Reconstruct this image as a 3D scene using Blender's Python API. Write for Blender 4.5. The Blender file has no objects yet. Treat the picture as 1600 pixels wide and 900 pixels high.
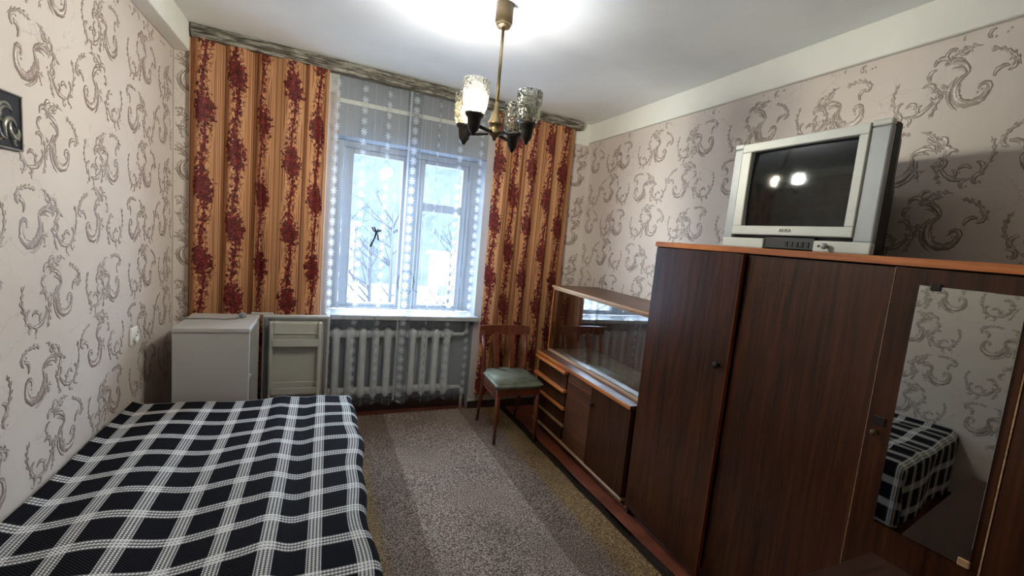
import bpy, bmesh, math, random
from mathutils import Vector, Matrix, Euler
random.seed(7)
PI = math.pi
R = math.radians
scene = bpy.context.scene
COL = scene.collection

# ------------------------------------------------------------------ camera
FOCAL_PX, CX, CY = 712.0, 850.0, 462.0
YAW, PITCH, ROLL = R(25.8), R(-6.65), R(5.75)
EYE = Vector((0.0, 0.0, 1.48))
cam_data = bpy.data.cameras.new('camera')
cam = bpy.data.objects.new('camera', cam_data)
COL.objects.link(cam)
fwd = Vector((math.sin(YAW) * math.cos(PITCH), math.cos(YAW) * math.cos(PITCH), math.sin(PITCH)))
rgt = Vector((math.cos(YAW), -math.sin(YAW), 0))
upv = rgt.cross(fwd)
r2 = math.cos(ROLL) * rgt + math.sin(ROLL) * upv
u2 = -math.sin(ROLL) * rgt + math.cos(ROLL) * upv
rot = Matrix((r2, u2, -fwd)).transposed().to_4x4()
cam.matrix_world = Matrix.Translation(EYE) @ rot
cam_data.sensor_width = 36.0
cam_data.lens = FOCAL_PX / 1600.0 * 36.0
cam_data.shift_x = -(CX - 800.0) / 1600.0
cam_data.shift_y = (CY - 450.0) / 1600.0
cam_data.clip_start = 0.02
scene.camera = cam

# ------------------------------------------------------------------ sky, exposure
SKY_STRENGTH = 5.7
BULB_WATTS = 110.0
world = bpy.data.worlds.new('overcast sky')
scene.world = world
world.use_nodes = True
wn = world.node_tree.nodes
wl = world.node_tree.links
bg = wn['Background']
w_tc = wn.new('ShaderNodeTexCoord')
w_sep = wn.new('ShaderNodeSeparateXYZ')
w_ramp = wn.new('ShaderNodeValToRGB')
wl.new(w_tc.outputs['Generated'], w_sep.inputs[0])
wl.new(w_sep.outputs['Z'], w_ramp.inputs[0])
w_ramp.color_ramp.elements[0].color = (0.66, 0.81, 1.0, 1)
w_ramp.color_ramp.elements[1].color = (0.68, 0.82, 1.0, 1)
wl.new(w_ramp.outputs[0], bg.inputs['Color'])
bg.inputs['Strength'].default_value = SKY_STRENGTH

portal_data = bpy.data.lights.new('window_portal', 'AREA')
portal_data.shape = 'RECTANGLE'
portal_data.size, portal_data.size_y = 1.0, 1.25
portal_data.cycles.is_portal = True
portal = bpy.data.objects.new('window_portal', portal_data)
portal.location = (0.58, 3.99, 1.45)
portal.rotation_euler = (R(-90), 0, 0)
COL.objects.link(portal)

scene.view_settings.view_transform = 'Standard'
scene.view_settings.look = 'None'
scene.view_settings.gamma = 1.0
scene.view_settings.use_curve_mapping = False
scene.view_settings.exposure = 2.5
scene.cycles.max_bounces = 10
scene.cycles.diffuse_bounces = 7
scene.cycles.glossy_bounces = 4
scene.cycles.transparent_max_bounces = 16
scene.cycles.transmission_bounces = 6
scene.cycles.caustics_reflective = False
scene.cycles.caustics_refractive = False
scene.cycles.sample_clamp_indirect = 6.0


# ------------------------------------------------------------------ helpers
def srgb(r, g, b):
    f = lambda c: (c / 255 / 12.92) if c / 255 <= 0.04045 else ((c / 255 + 0.055) / 1.055) ** 2.4
    return (f(r), f(g), f(b), 1.0)


def thing(name, label, cat, loc=(0, 0, 0), group=None, rotz=0.0):
    o = bpy.data.objects.new(name, None)
    COL.objects.link(o)
    o.location = loc
    o.rotation_euler = (0, 0, rotz)
    o.empty_display_size = 0.05
    o['label'] = label
    o['category'] = cat
    if group:
        o['group'] = group
    return o


def tag(o, label, cat, group=None):
    o['label'] = label
    o['category'] = cat
    if group:
        o['group'] = group
    return o


def finish(name, me, mat, parent=None, smooth=False, local=False):
    o = bpy.data.objects.new(name, me)
    for m in (mat if isinstance(mat, (list, tuple)) else [mat]):
        me.materials.append(m)
    if smooth:
        for p in me.polygons:
            p.use_smooth = True
    COL.objects.link(o)
    if parent is not None:
        o.parent = parent
        if not local:
            top = parent
            M = Matrix.Identity(4)
            chain = []
            while top is not None:
                chain.append(top)
                top = top.parent
            for c in reversed(chain):
                M = M @ c.matrix_parent_inverse @ Matrix.LocRotScale(c.location, c.rotation_euler, c.scale)
            o.matrix_parent_inverse = M.inverted()
    return o


def obj(name, bm, mat, parent=None, smooth=False, local=False):
    me = bpy.data.meshes.new(name)
    bm.normal_update()
    bm.to_mesh(me)
    bm.free()
    return finish(name, me, mat, parent, smooth, local)


def new():
    return bmesh.new()


def box(bm, lo, hi, bev=0.0, seg=1, M=None):
    geo = bmesh.ops.create_cube(bm, size=1.0)
    vs = geo['verts']
    c = [(a + b) / 2 for a, b in zip(lo, hi)]
    s = [max(abs(b - a), 1e-5) for a, b in zip(lo, hi)]
    for v in vs:
        v.co = Vector((v.co.x * s[0] + c[0], v.co.y * s[1] + c[1], v.co.z * s[2] + c[2]))
    if bev > 0:
        es = list({e for v in vs for e in v.link_edges})
        rr = bmesh.ops.bevel(bm, geom=es, offset=min(bev, min(s) * 0.45), segments=seg, affect='EDGES', profile=0.5)
        vs = list({v for f in rr['faces'] for v in f.verts} | {v for v in vs if v.is_valid})
    if M is not None:
        for v in vs:
            v.co = M @ v.co
    return vs


def tube(bm, pts, rad, n=8, caps=True):
    pts = [Vector(p) for p in pts]
    rads = rad if isinstance(rad, (list, tuple)) else [rad] * len(pts)
    rings = []
    prev = None
    for i, p in enumerate(pts):
        d = (pts[min(i + 1, len(pts) - 1)] - pts[max(i - 1, 0)]).normalized()
        if prev is None:
            a = Vector((0, 0, 1)) if abs(d.z) < 0.9 else Vector((1, 0, 0))
            x = d.cross(a).normalized()
        else:
            x = (prev - d * prev.dot(d)).normalized()
        prev = x
        y = d.cross(x)
        rings.append([bm.verts.new(p + (x * math.cos(2 * PI * k / n) + y * math.sin(2 * PI * k / n)) * rads[i]) for k in range(n)])
    for a, b in zip(rings, rings[1:]):
        for k in range(n):
            bm.faces.new((a[k], a[(k + 1) % n], b[(k + 1) % n], b[k]))
    if caps:
        bm.faces.new(list(reversed(rings[0])))
        bm.faces.new(rings[-1])


def lathe(bm, prof, n=24, M=None, caps=True):
    rings = []
    for r, z in prof:
        ring = []
        for k in range(n):
            v = Vector((r * math.cos(2 * PI * k / n), r * math.sin(2 * PI * k / n), z))
            ring.append(bm.verts.new(M @ v if M is not None else v))
        rings.append(ring)
    for a, b in zip(rings, rings[1:]):
        for k in range(n):
            bm.faces.new((a[k], a[(k + 1) % n], b[(k + 1) % n], b[k]))
    if caps:
        bm.faces.new(list(reversed(rings[0])))
        bm.faces.new(rings[-1])


def prism(bm, poly, z0, z1, M=None):
    a = [bm.verts.new((x, y, z0)) for x, y in poly]
    b = [bm.verts.new((x, y, z1)) for x, y in poly]
    n = len(poly)
    bm.faces.new(list(reversed(a)))
    bm.faces.new(b)
    for i in range(n):
        bm.faces.new((a[i], a[(i + 1) % n], b[(i + 1) % n], b[i]))
    if M is not None:
        for v in a + b:
            v.co = M @ v.co


def one_box(name, lo, hi, mat, parent=None, bev=0.003, seg=1):
    bm = new()
    box(bm, lo, hi, bev, seg)
    return obj(name, bm, mat, parent)


def cloth(name, fn, ns, nt, mat, parent=None, thick=0.0):
    """fn(i, j) -> (position, (u, v)); one continuous sheet with a UV map in metres."""
    me = bpy.data.meshes.new(name)
    verts, uv = [], []
    for i in range(ns + 1):
        for j in range(nt + 1):
            p, t = fn(i / ns, j / nt)
            verts.append(p)
            uv.append(t)
    faces = []
    for i in range(ns):
        for j in range(nt):
            a = i * (nt + 1) + j
            faces.append((a, a + nt + 1, a + nt + 2, a + 1))
    me.from_pydata(verts, [], faces)
    lay = me.uv_layers.new(name='metres')
    for l in me.loops:
        lay.data[l.index].uv = uv[l.vertex_index]
    o = finish(name, me, mat, parent, smooth=True)
    if thick:
        s = o.modifiers.new('thickness', 'SOLIDIFY')
        s.thickness = thick
        s.offset = 0
    return o


# ------------------------------------------------------------------ node helper
class NT:
    def __init__(self, name):
        self.mat = bpy.data.materials.new(name)
        self.mat.use_nodes = True
        self.t = self.mat.node_tree
        self.b = self.t.nodes['Principled BSDF']
        self.out = self.t.nodes['Material Output']

    def node(self, typ, **kw):
        n = self.t.nodes.new(typ)
        for k, v in kw.items():
            setattr(n, k, v)
        return n

    def put(self, sock, v):
        if isinstance(v, bpy.types.NodeSocket):
            self.t.links.new(v, sock)
        elif v is not None:
            sock.default_value = v

    def m(self, op, a, b=None, c=None, clamp=False):
        n = self.node('ShaderNodeMath', operation=op)
        n.use_clamp = clamp
        self.put(n.inputs[0], a)
        if b is not None:
            self.put(n.inputs[1], b)
        if c is not None:
            self.put(n.inputs[2], c)
        return n.outputs[0]

    def step(self, x, e0, e1):
        n = self.node('ShaderNodeMapRange')
        n.interpolation_type = 'SMOOTHSTEP'
        self.put(n.inputs['Value'], x)
        n.inputs['From Min'].default_value = e0
        n.inputs['From Max'].default_value = e1
        return n.outputs[0]

    def uv(self, which='UV'):
        n = self.node('ShaderNodeTexCoord')
        return n.outputs[which]

    def xyz(self, v):
        n = self.node('ShaderNodeSeparateXYZ')
        self.put(n.inputs[0], v)
        return n.outputs

    def comb(self, x=0.0, y=0.0, z=0.0):
        n = self.node('ShaderNodeCombineXYZ')
        for s, v in zip(n.inputs, (x, y, z)):
            self.put(s, v)
        return n.outputs[0]

    def map(self, v, scale=(1, 1, 1), loc=(0, 0, 0), rot=(0, 0, 0)):
        n = self.node('ShaderNodeMapping')
        self.put(n.inputs[0], v)
        n.inputs['Scale'].default_value = scale
        n.inputs['Location'].default_value = loc
        n.inputs['Rotation'].default_value = rot
        return n.outputs[0]

    def noise(self, v, scale=5.0, detail=3.0, rough=0.5, dist=0.0):
        n = self.node('ShaderNodeTexNoise')
        self.put(n.inputs['Vector'], v)
        n.inputs['Scale'].default_value = scale
        n.inputs['Detail'].default_value = detail
        n.inputs['Roughness'].default_value = rough
        n.inputs['Distortion'].default_value = dist
        return n.outputs['Fac']

    def vor(self, v, scale=5.0, feature='F1', rnd=1.0):
        n = self.node('ShaderNodeTexVoronoi', feature=feature)
        self.put(n.inputs['Vector'], v)
        n.inputs['Scale'].default_value = scale
        n.inputs['Randomness'].default_value = rnd
        return n.outputs['Distance']

    def mix(self, f, a, b, blend='MIX'):
        n = self.node('ShaderNodeMix', data_type='RGBA', blend_type=blend)
        self.put(n.inputs[0], f)
        self.put(n.inputs[6], a)
        self.put(n.inputs[7], b)
        return n.outputs[2]

    def ramp(self, f, stops):
        n = self.node('ShaderNodeValToRGB')
        self.put(n.inputs[0], f)
        e = n.color_ramp.elements
        while len(e) < len(stops):
            e.new(0.5)
        for s, (p, c) in zip(e, stops):
            s.position = p
            s.color = c
        return n.outputs[0]

    def bump(self, h, strength=0.2, dist=0.002):
        n = self.node('ShaderNodeBump')
        n.inputs['Strength'].default_value = strength
        n.inputs['Distance'].default_value = dist
        self.put(n.inputs['Height'], h)
        return n.outputs[0]

    def set(self, **kw):
        for k, v in kw.items():
            self.put(self.b.inputs[k], v)
        return self


def plain(name, col, rough=0.5, metal=0.0, var=0.06, scale=14.0, bump=0.0, spec=0.5):
    n = NT(name)
    f = n.noise(n.uv('Object'), scale, 4)
    c2 = tuple(max(0, x * (1 - var * 3)) for x in col[:3]) + (1,)
    n.set(**{'Base Color': n.mix(n.step(f, 0.35, 0.75), col, c2), 'Roughness': rough, 'Metallic': metal, 'Specular IOR Level': spec})
    if bump:
        n.set(Normal=n.bump(n.noise(n.uv('Object'), scale * 8, 4), bump, 0.002))
    return n.mat


def wood(name, dark, light, axis='z', rough=0.35, coat=0.0, fine=90.0, spec=0.5):
    n = NT(name)
    sc = {'x': (1.2, 14, 14), 'y': (14, 1.2, 14), 'z': (14, 14, 1.2)}[axis]
    v = n.map(n.uv('Object'), scale=sc)
    a = n.noise(v, 1.3, 5, 0.6, 1.2)
    sf = {'x': (2.0, fine, fine), 'y': (fine, 2.0, fine), 'z': (fine, fine, 2.0)}[axis]
    b = n.noise(n.map(n.uv('Object'), scale=sf), 1.0, 3, 0.6)
    f = n.m('ADD', n.m('MULTIPLY', a, 0.6), n.m('MULTIPLY', b, 0.4))
    n.set(**{'Base Color': n.ramp(f, [(0.36, dark), (0.64, light)]), 'Roughness': rough, 'Coat Weight': coat,
             'Coat Roughness': 0.25, 'Specular IOR Level': spec})
    n.set(Normal=n.bump(b, 0.12, 0.001))
    return n.mat


# ------------------------------------------------------------------ materials
WALNUT = wood('dark walnut veneer', srgb(30, 13, 6), srgb(78, 42, 21), 'z', 0.36, 0.45, 90.0, 0.22)
WALNUT_H = wood('dark walnut veneer with level grain', srgb(52, 29, 18), srgb(108, 66, 42), 'y', 0.38, 0.1)
WALNUT_IN = wood('brown veneer inside', srgb(70, 38, 26), srgb(112, 66, 44), 'z', 0.5)
ORANGE = wood('orange varnished edge wood', srgb(150, 78, 34), srgb(205, 125, 62), 'y', 0.35, 0.2)
PALE_EDGE = wood('pale worn edge wood', srgb(150, 110, 78), srgb(206, 170, 132), 'y', 0.5)
RED_WOOD = wood('red-brown chair wood', srgb(70, 32, 20), srgb(128, 66, 42), 'z', 0.35, 0.2)
TABLE_WOOD = wood('brown table veneer', srgb(46, 28, 21), srgb(74, 46, 34), 'x', 0.6, 0.0, 90.0, 0.2)


def floor_mat():
    n = NT('red-brown floor paint')
    v = n.uv('Object')
    f = n.noise(v, 6, 5)
    n.set(**{'Base Color': n.ramp(f, [(0.3, srgb(92, 44, 30)), (0.7, srgb(132, 72, 50))]), 'Roughness': 0.45})
    n.set(Normal=n.bump(n.noise(n.map(v, (40, 2, 1)), 3, 3), 0.15, 0.002))
    return n.mat


def paint(name, col, blotch=0.05, rough=0.85):
    n = NT(name)
    v = n.uv('Object')
    f = n.noise(v, 1.6, 5, 0.6)
    c2 = tuple(x * (1 - blotch * 2) for x in col[:3]) + (1,)
    n.set(**{'Base Color': n.mix(n.step(f, 0.35, 0.7), col, c2), 'Roughness': rough, 'Specular IOR Level': 0.25})
    n.set(Normal=n.bump(n.noise(v, 55, 4), 0.12, 0.002))
    return n.mat


CEIL = paint('whitewashed ceiling', srgb(234, 235, 233), 0.04)
BEAM = paint('white beam paint', srgb(228, 226, 218), 0.04)
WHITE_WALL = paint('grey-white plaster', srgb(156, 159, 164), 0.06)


def paper_mat():
    n = NT('beige vinyl wallpaper ground')
    v = n.uv('Object')
    f = n.noise(v, 2.0, 4)
    c = n.mix(n.step(f, 0.3, 0.75), srgb(209, 198, 190), srgb(202, 190, 182))
    # hair-fine crackle of the printed ground
    vd = n.node('ShaderNodeVectorMath', operation='ADD')
    n.put(vd.inputs[0], n.map(v, (1, 1, 1)))
    n.put(vd.inputs[1], n.comb(n.m('MULTIPLY', n.noise(v, 9, 3), 0.25), n.m('MULTIPLY', n.noise(n.map(v, loc=(5, 2, 1)), 9, 3), 0.25), 0.0))
    e = n.vor(vd.outputs[0], 5.0, 'DISTANCE_TO_EDGE')
    line = n.m('MULTIPLY', n.m('SUBTRACT', 1.0, n.step(e, 0.0, 0.012)), 0.30)
    c = n.mix(n.m('MULTIPLY', line, n.step(n.noise(v, 3.2, 2), 0.45, 0.6)), c, srgb(128, 115, 106))
    n.set(**{'Base Color': c, 'Roughness': 0.6, 'Specular IOR Level': 0.3})
    n.set(Normal=n.bump(n.noise(v, 160, 3), 0.15, 0.001))
    return n.mat


def scroll_mat():
    n = NT('grey scroll print with silver glints')
    a = n.node('ShaderNodeAttribute', attribute_name='tone')
    f = n.m('ADD', a.outputs['Fac'], n.m('MULTIPLY', n.m('SUBTRACT', n.noise(n.uv('Object'), 70, 3), 0.5), 0.55))
    c = n.ramp(f, [(0.0, srgb(118, 104, 97)), (0.40, srgb(152, 137, 128)), (0.66, srgb(198, 183, 173)), (1.0, srgb(240, 232, 224))])
    n.set(**{'Base Color': c, 'Roughness': 0.38, 'Specular IOR Level': 0.5})
    return n.mat


PAPER, SCROLL = paper_mat(), scroll_mat()


def carpet_mat():
    n = NT('brown speckled carpet pile')
    v = n.uv('Object')
    x = n.xyz(v)[0]
    xa = n.m('ADD', x, n.m('MULTIPLY', n.m('SUBTRACT', n.noise(v, 5, 2), 0.5), 0.02))
    d = n.m('ABSOLUTE', xa)                                   # distance from the runner's centre line
    field = n.mix(n.step(n.noise(v, 150, 2), 0.42, 0.60), srgb(134, 114, 101), srgb(238, 220, 206))
    dark = n.mix(n.step(n.noise(v, 150, 2), 0.42, 0.60), srgb(114, 95, 84), srgb(204, 182, 166))
    gold = n.mix(n.step(n.noise(v, 150, 2), 0.40, 0.62), srgb(130, 104, 72), srgb(214, 182, 136))
    band = n.mix(n.step(n.m('SINE', n.m('MULTIPLY', x, 520)), -0.2, 0.6), srgb(48, 38, 32), srgb(84, 68, 56))
    c = n.mix(n.step(d, 0.295, 0.305), field, dark)
    c = n.mix(n.step(d, 0.455, 0.53), c, gold)
    c = n.mix(n.step(d, 0.655, 0.665), c, band)
    c = n.mix(n.m('MULTIPLY', n.step(n.noise(v, 2.2, 4), 0.45, 0.75), 0.35), c, srgb(70, 58, 50))
    n.set(**{'Base Color': c, 'Roughness': 0.95, 'Specular IOR Level': 0.1})
    n.set(Normal=n.bump(n.noise(v, 190, 3), 0.7, 0.006))
    return n.mat


def plaid_mat():
    n = NT('navy waffle cloth with white checks')
    u, v, _ = n.xyz(n.uv())

    def stripe(c, pitch, half, lines):
        p = n.m('SUBTRACT', n.m('FRACT', n.m('ADD', n.m('DIVIDE', c, pitch), 0.5)), 0.5)
        p = n.m('MULTIPLY', p, pitch)
        inside = n.m('SUBTRACT', 1.0, n.step(n.m('ABSOLUTE', p), half - 0.001, half + 0.001))
        th = n.m('COSINE', n.m('MULTIPLY', p, lines * PI / half))
        return n.m('MULTIPLY', inside, n.m('ADD', 0.22, n.m('MULTIPLY', n.step(th, -0.45, 0.45), 0.78)))
    a = stripe(u, 0.130, 0.0205, 4.0)
    b = stripe(v, 0.151, 0.0215, 3.0)
    du = n.step(n.m('SINE', n.m('MULTIPLY', v, 2 * PI / 0.0092)), -0.75, 0.2)
    dv = n.step(n.m('SINE', n.m('MULTIPLY', u, 2 * PI / 0.0092)), -0.75, 0.2)
    a = n.m('MULTIPLY', a, n.m('ADD', 0.45, n.m('MULTIPLY', du, 0.55)))
    b = n.m('MULTIPLY', b, n.m('ADD', 0.45, n.m('MULTIPLY', dv, 0.55)))
    w = n.m('ADD', n.m('MULTIPLY', a, 0.95), n.m('MULTIPLY', b, 0.95), clamp=True)
    waf = n.m('MULTIPLY', n.m('SINE', n.m('MULTIPLY', u, 2 * PI / 0.0092)), n.m('SINE', n.m('MULTIPLY', v, 2 * PI / 0.0092)))
    dark = n.mix(n.step(waf, -0.3, 0.8), srgb(9, 8, 12), srgb(27, 25, 35))
    c = n.mix(w, dark, srgb(236, 235, 233))
    n.set(**{'Base Color': c, 'Roughness': 0.9, 'Specular IOR Level': 0.12})
    n.set(Normal=n.bump(waf, 0.5, 0.003))
    return n.mat


def rose_mat():
    n = NT('ochre cloth with striped ground and dark red roses')
    uv = n.uv()
    u, v, _ = n.xyz(uv)
    P = 0.235
    cu = n.m('DIVIDE', u, P)
    idx = n.m('FLOOR', cu)
    f = n.m('SUBTRACT', n.m('FRACT', cu), 0.5)
    vv = n.m('ADD', v, n.m('MULTIPLY', idx, 0.233))
    T = 0.46
    g = n.m('FRACT', n.m('DIVIDE', vv, T))
    # the garland sways about the middle of its column
    sway = n.m('MULTIPLY', n.m('SINE', n.m('MULTIPLY', vv, 2 * PI / T)), 0.012)
    x = n.m('SUBTRACT', n.m('MULTIPLY', f, P), sway)
    ax = n.m('ABSOLUTE', x)
    # ground: bundles of fine stripes beside each column
    sat = n.mix(n.noise(n.map(uv, (60, 1.5, 1)), 2.0, 3), srgb(190, 132, 92), srgb(222, 168, 122))
    ln = n.step(n.m('SINE', n.m('MULTIPLY', u, 2 * PI / 0.0085)), 0.35, 0.8)
    ln2 = n.step(n.noise(n.map(uv, (120, 0.06, 1)), 1.0, 2), 0.49, 0.56)
    bun = n.step(ax, 0.058, 0.064)
    col = n.mix(n.m('MULTIPLY', n.m('MAXIMUM', ln2, n.m('MULTIPLY', ln, 0.35)), n.m('MULTIPLY', bun, 0.85)), sat, srgb(104, 52, 26))
    # big rose bunch: near the middle of each repeat
    gy = n.m('MULTIPLY', n.m('SUBTRACT', g, 0.5), T)
    n1 = n.noise(n.map(uv, (1, 1, 1)), 42, 2, 0.5, 0.6)
    rr = n.m('SQRT', n.m('ADD', n.m('POWER', n.m('DIVIDE', x, 0.072), 2.0), n.m('POWER', n.m('DIVIDE', gy, 0.105), 2.0)))
    bunch = n.m('SUBTRACT', 1.0, n.step(n.m('ADD', rr, n.m('MULTIPLY', n.m('SUBTRACT', n1, 0.5), 2.0)), 0.88, 0.98))
    # sprays of leaves and buds all the way along
    lv = n.vor(n.map(uv, (1.0, 0.8, 1)), 46, 'F1')
    wid = n.m('ADD', 0.056, n.m('MULTIPLY', n.m('COSINE', n.m('MULTIPLY', gy, 2 * PI / T)), 0.012))
    near = n.m('SUBTRACT', 1.0, n.step(n.m('SUBTRACT', ax, wid), -0.022, 0.006))
    leaf = n.m('MULTIPLY', n.m('SUBTRACT', 1.0, n.step(n.m('ADD', lv, n.m('MULTIPLY', n.m('SUBTRACT', n1, 0.5), 0.9)), 0.40, 0.50)), near)
    stem = n.m('SUBTRACT', 1.0, n.step(n.m('ADD', ax, n.m('MULTIPLY', n.m('SUBTRACT', n1, 0.5), 0.05)), 0.010, 0.016))
    twig_e = n.vor(n.map(uv, (1.0, 0.7, 1)), 30, 'DISTANCE_TO_EDGE')
    twig = n.m('MULTIPLY', n.m('SUBTRACT', 1.0, n.step(twig_e, 0.03, 0.07)), n.m('SUBTRACT', 1.0, n.step(ax, 0.040, 0.062)))
    mask = n.m('MAXIMUM', n.m('MAXIMUM', bunch, leaf), n.m('MAXIMUM', stem, n.m('MULTIPLY', twig, 0.8)))
    # petals drawn inside the mask
    pet = n.vor(n.map(uv, (1, 1, 1)), 58, 'DISTANCE_TO_EDGE')
    tone = n.noise(uv, 30, 2)
    red = n.ramp(tone, [(0.3, srgb(58, 14, 20)), (0.52, srgb(90, 22, 27)), (0.72, srgb(134, 42, 42))])
    red = n.mix(n.m('MULTIPLY', n.m('SUBTRACT', 1.0, n.step(pet, 0.015, 0.05)), 0.55), red, srgb(176, 92, 64))
    col = n.mix(mask, col, red)
    tr = n.node('ShaderNodeBsdfTranslucent')
    n.put(tr.inputs['Color'], col)
    n.set(**{'Base Color': col, 'Roughness': 0.6, 'Specular IOR Level': 0.3})
    n.set(Normal=n.bump(n.noise(n.map(uv, (400, 400, 1)), 1.0, 2), 0.1, 0.001))
    mx = n.node('ShaderNodeMixShader')
    mx.inputs[0].default_value = 0.30
    n.t.links.new(n.b.outputs[0], mx.inputs[1])
    n.t.links.new(tr.outputs[0], mx.inputs[2])
    n.t.links.new(mx.outputs[0], n.out.inputs[0])
    return n.mat


def tulle_mat():
    n = NT('white tulle with embroidered flower bands')
    uv = n.uv()
    u, v, _ = n.xyz(uv)
    P = 0.235
    f = n.m('MULTIPLY', n.m('SUBTRACT', n.m('FRACT', n.m('DIVIDE', u, P)), 0.5), P)
    C = 0.072
    gx = f
    gy = n.m('MULTIPLY', n.m('SUBTRACT', n.m('FRACT', n.m('DIVIDE', v, C)), 0.5), C)
    ang = n.m('ARCTAN2', gy, gx)
    rad = n.m('SQRT', n.m('ADD', n.m('MULTIPLY', gx, gx), n.m('MULTIPLY', gy, gy)))
    lim = n.m('ADD', 0.016, n.m('MULTIPLY', n.m('COSINE', n.m('MULTIPLY', ang, 8.0)), 0.014))
    flower = n.m('SUBTRACT', 1.0, n.step(n.m('SUBTRACT', rad, lim), -0.002, 0.002))
    lace = n.m('MULTIPLY', n.m('SUBTRACT', 1.0, n.step(n.vor(uv, 95, 'DISTANCE_TO_EDGE'), 0.06, 0.16)),
               n.m('SUBTRACT', 1.0, n.step(n.m('ABSOLUTE', f), 0.030, 0.036)))
    rail = n.m('SUBTRACT', 1.0, n.step(n.m('ABSOLUTE', n.m('SUBTRACT', n.m('ABSOLUTE', f), 0.088)), 0.0008, 0.0016))
    m = n.m('MAXIMUM', n.m('MULTIPLY', flower, 0.62), n.m('MULTIPLY', lace, 0.12))
    m = n.m('MAXIMUM', m, n.m('MULTIPLY', rail, 0.35))
    hem = n.node('ShaderNodeAttribute', attribute_name='hem')
    m = n.m('MAXIMUM', m, n.m('MULTIPLY', hem.outputs['Fac'], 0.45))
    alpha = n.m("ADD", 0.23, m, clamp=True)
    col = n.mix(n.step(m, 0.05, 0.35), srgb(160, 170, 184), srgb(226, 231, 238))
    df = n.node('ShaderNodeBsdfDiffuse')
    n.put(df.inputs['Color'], col)
    tl = n.node('ShaderNodeBsdfTranslucent')
    n.put(tl.inputs['Color'], col)
    m1 = n.node('ShaderNodeMixShader')
    m1.inputs[0].default_value = 0.5
    n.t.links.new(df.outputs[0], m1.inputs[1])
    n.t.links.new(tl.outputs[0], m1.inputs[2])
    tp = n.node('ShaderNodeBsdfTransparent')
    m2 = n.node('ShaderNodeMixShader')
    n.put(m2.inputs[0], alpha)
    n.t.links.new(tp.outputs[0], m2.inputs[1])
    n.t.links.new(m1.outputs[0], m2.inputs[2])
    n.t.links.new(m2.outputs[0], n.out.inputs[0])
    return n.mat


def thin_glass(name, tint=(1, 1, 1, 1), refl=1.0, rough=0.02):
    n = NT(name)
    tp = n.node('ShaderNodeBsdfTransparent')
    tp.inputs['Color'].default_value = tint
    gl = n.node('ShaderNodeBsdfGlossy')
    gl.inputs['Roughness'].default_value = rough
    ge = n.node('ShaderNodeNewGeometry')
    dt = n.node('ShaderNodeVectorMath', operation='DOT_PRODUCT')
    n.put(dt.inputs[0], ge.outputs['Normal'])
    n.put(dt.inputs[1], ge.outputs['Incoming'])
    fz = n.m('ADD', 0.042, n.m('MULTIPLY', n.m('POWER', n.m('SUBTRACT', 1.0, n.m('ABSOLUTE', dt.outputs['Value'])), 5.0), 0.958))
    mx = n.node('ShaderNodeMixShader')
    n.put(mx.inputs[0], n.m('MULTIPLY', fz, refl, clamp=True))
    n.t.links.new(tp.outputs[0], mx.inputs[1])
    n.t.links.new(gl.outputs[0], mx.inputs[2])
    n.t.links.new(mx.outputs[0], n.out.inputs[0])
    return n.mat


def crystal_mat(name, tint):
    n = NT(name)
    v = n.uv('Object')
    nz = n.noise(v, 90, 2)
    dk = n.mix(n.step(nz, 0.42, 0.6), (tint[0] * 0.72, tint[1] * 0.72, tint[2] * 0.68, 1), tint)
    tp = n.node('ShaderNodeBsdfTransparent')
    n.put(tp.inputs['Color'], dk)
    gl = n.node('ShaderNodeBsdfGlossy')
    gl.inputs['Roughness'].default_value = 0.12
    tl = n.node('ShaderNodeBsdfTranslucent')
    tl.inputs['Color'].default_value = (0.95, 0.92, 0.82, 1)
    bp = n.bump(n.vor(v, 75), 0.9, 0.006)
    n.put(gl.inputs['Normal'], bp)
    m1 = n.node('ShaderNodeMixShader')
    m1.inputs[0].default_value = 0.09
    n.t.links.new(tp.outputs[0], m1.inputs[1])
    n.t.links.new(tl.outputs[0], m1.inputs[2])
    fr = n.node('ShaderNodeFresnel')
    fr.inputs['IOR'].default_value = 1.6
    n.put(fr.inputs['Normal'], bp)
    m2 = n.node('ShaderNodeMixShader')
    n.put(m2.inputs[0], fr.outputs[0])
    n.t.links.new(m1.outputs[0], m2.inputs[1])
    n.t.links.new(gl.outputs[0], m2.inputs[2])
    n.t.links.new(m2.outputs[0], n.out.inputs[0])
    return n.mat


def glow(name, col, strength):
    n = NT(name)
    n.set(**{'Base Color': col, 'Emission Color': col, 'Emission Strength': strength})
    return n.mat


FRAME_WHITE = plain('white gloss paint', srgb(164, 168, 172), 0.4, var=0.03)
RAD_WHITE = plain('cream radiator enamel', srgb(226, 228, 227), 0.4, var=0.05)
FRIDGE_WHITE = plain('white fridge enamel', srgb(178, 174, 170), 0.42, var=0.02, scale=3)
FRIDGE_IN = plain('white moulded plastic', srgb(180, 178, 168), 0.5, var=0.02)
GASKET = plain('grey rubber', srgb(120, 122, 120), 0.7)
BLACK = plain('black plastic', srgb(22, 22, 23), 0.45)
BRASS = plain('aged brass', srgb(128, 110, 78), 0.38, 0.75, 0.08)
BRASS_DULL = plain('dull brown brass', srgb(92, 75, 48), 0.5, 0.5, 0.08)
DARK_METAL = plain('blackened brown metal', srgb(36, 31, 29), 0.45, 0.3)
SILVER = plain('silver plastic', srgb(166, 168, 170), 0.42, 0.15, 0.03)
TV_WHITE = plain('light grey plastic', srgb(205, 205, 198), 0.42, 0.05, 0.02)
SOCKET_WHITE = plain('white socket plastic', srgb(232, 232, 228), 0.4, var=0.01)
OLIVE = plain('worn olive vinyl', srgb(124, 130, 112), 0.6, 0, 0.14, 16, 0.1)
MAROON = plain('maroon mattress cloth', srgb(92, 30, 34), 0.9, 0, 0.1, 30, 0.2)
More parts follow.
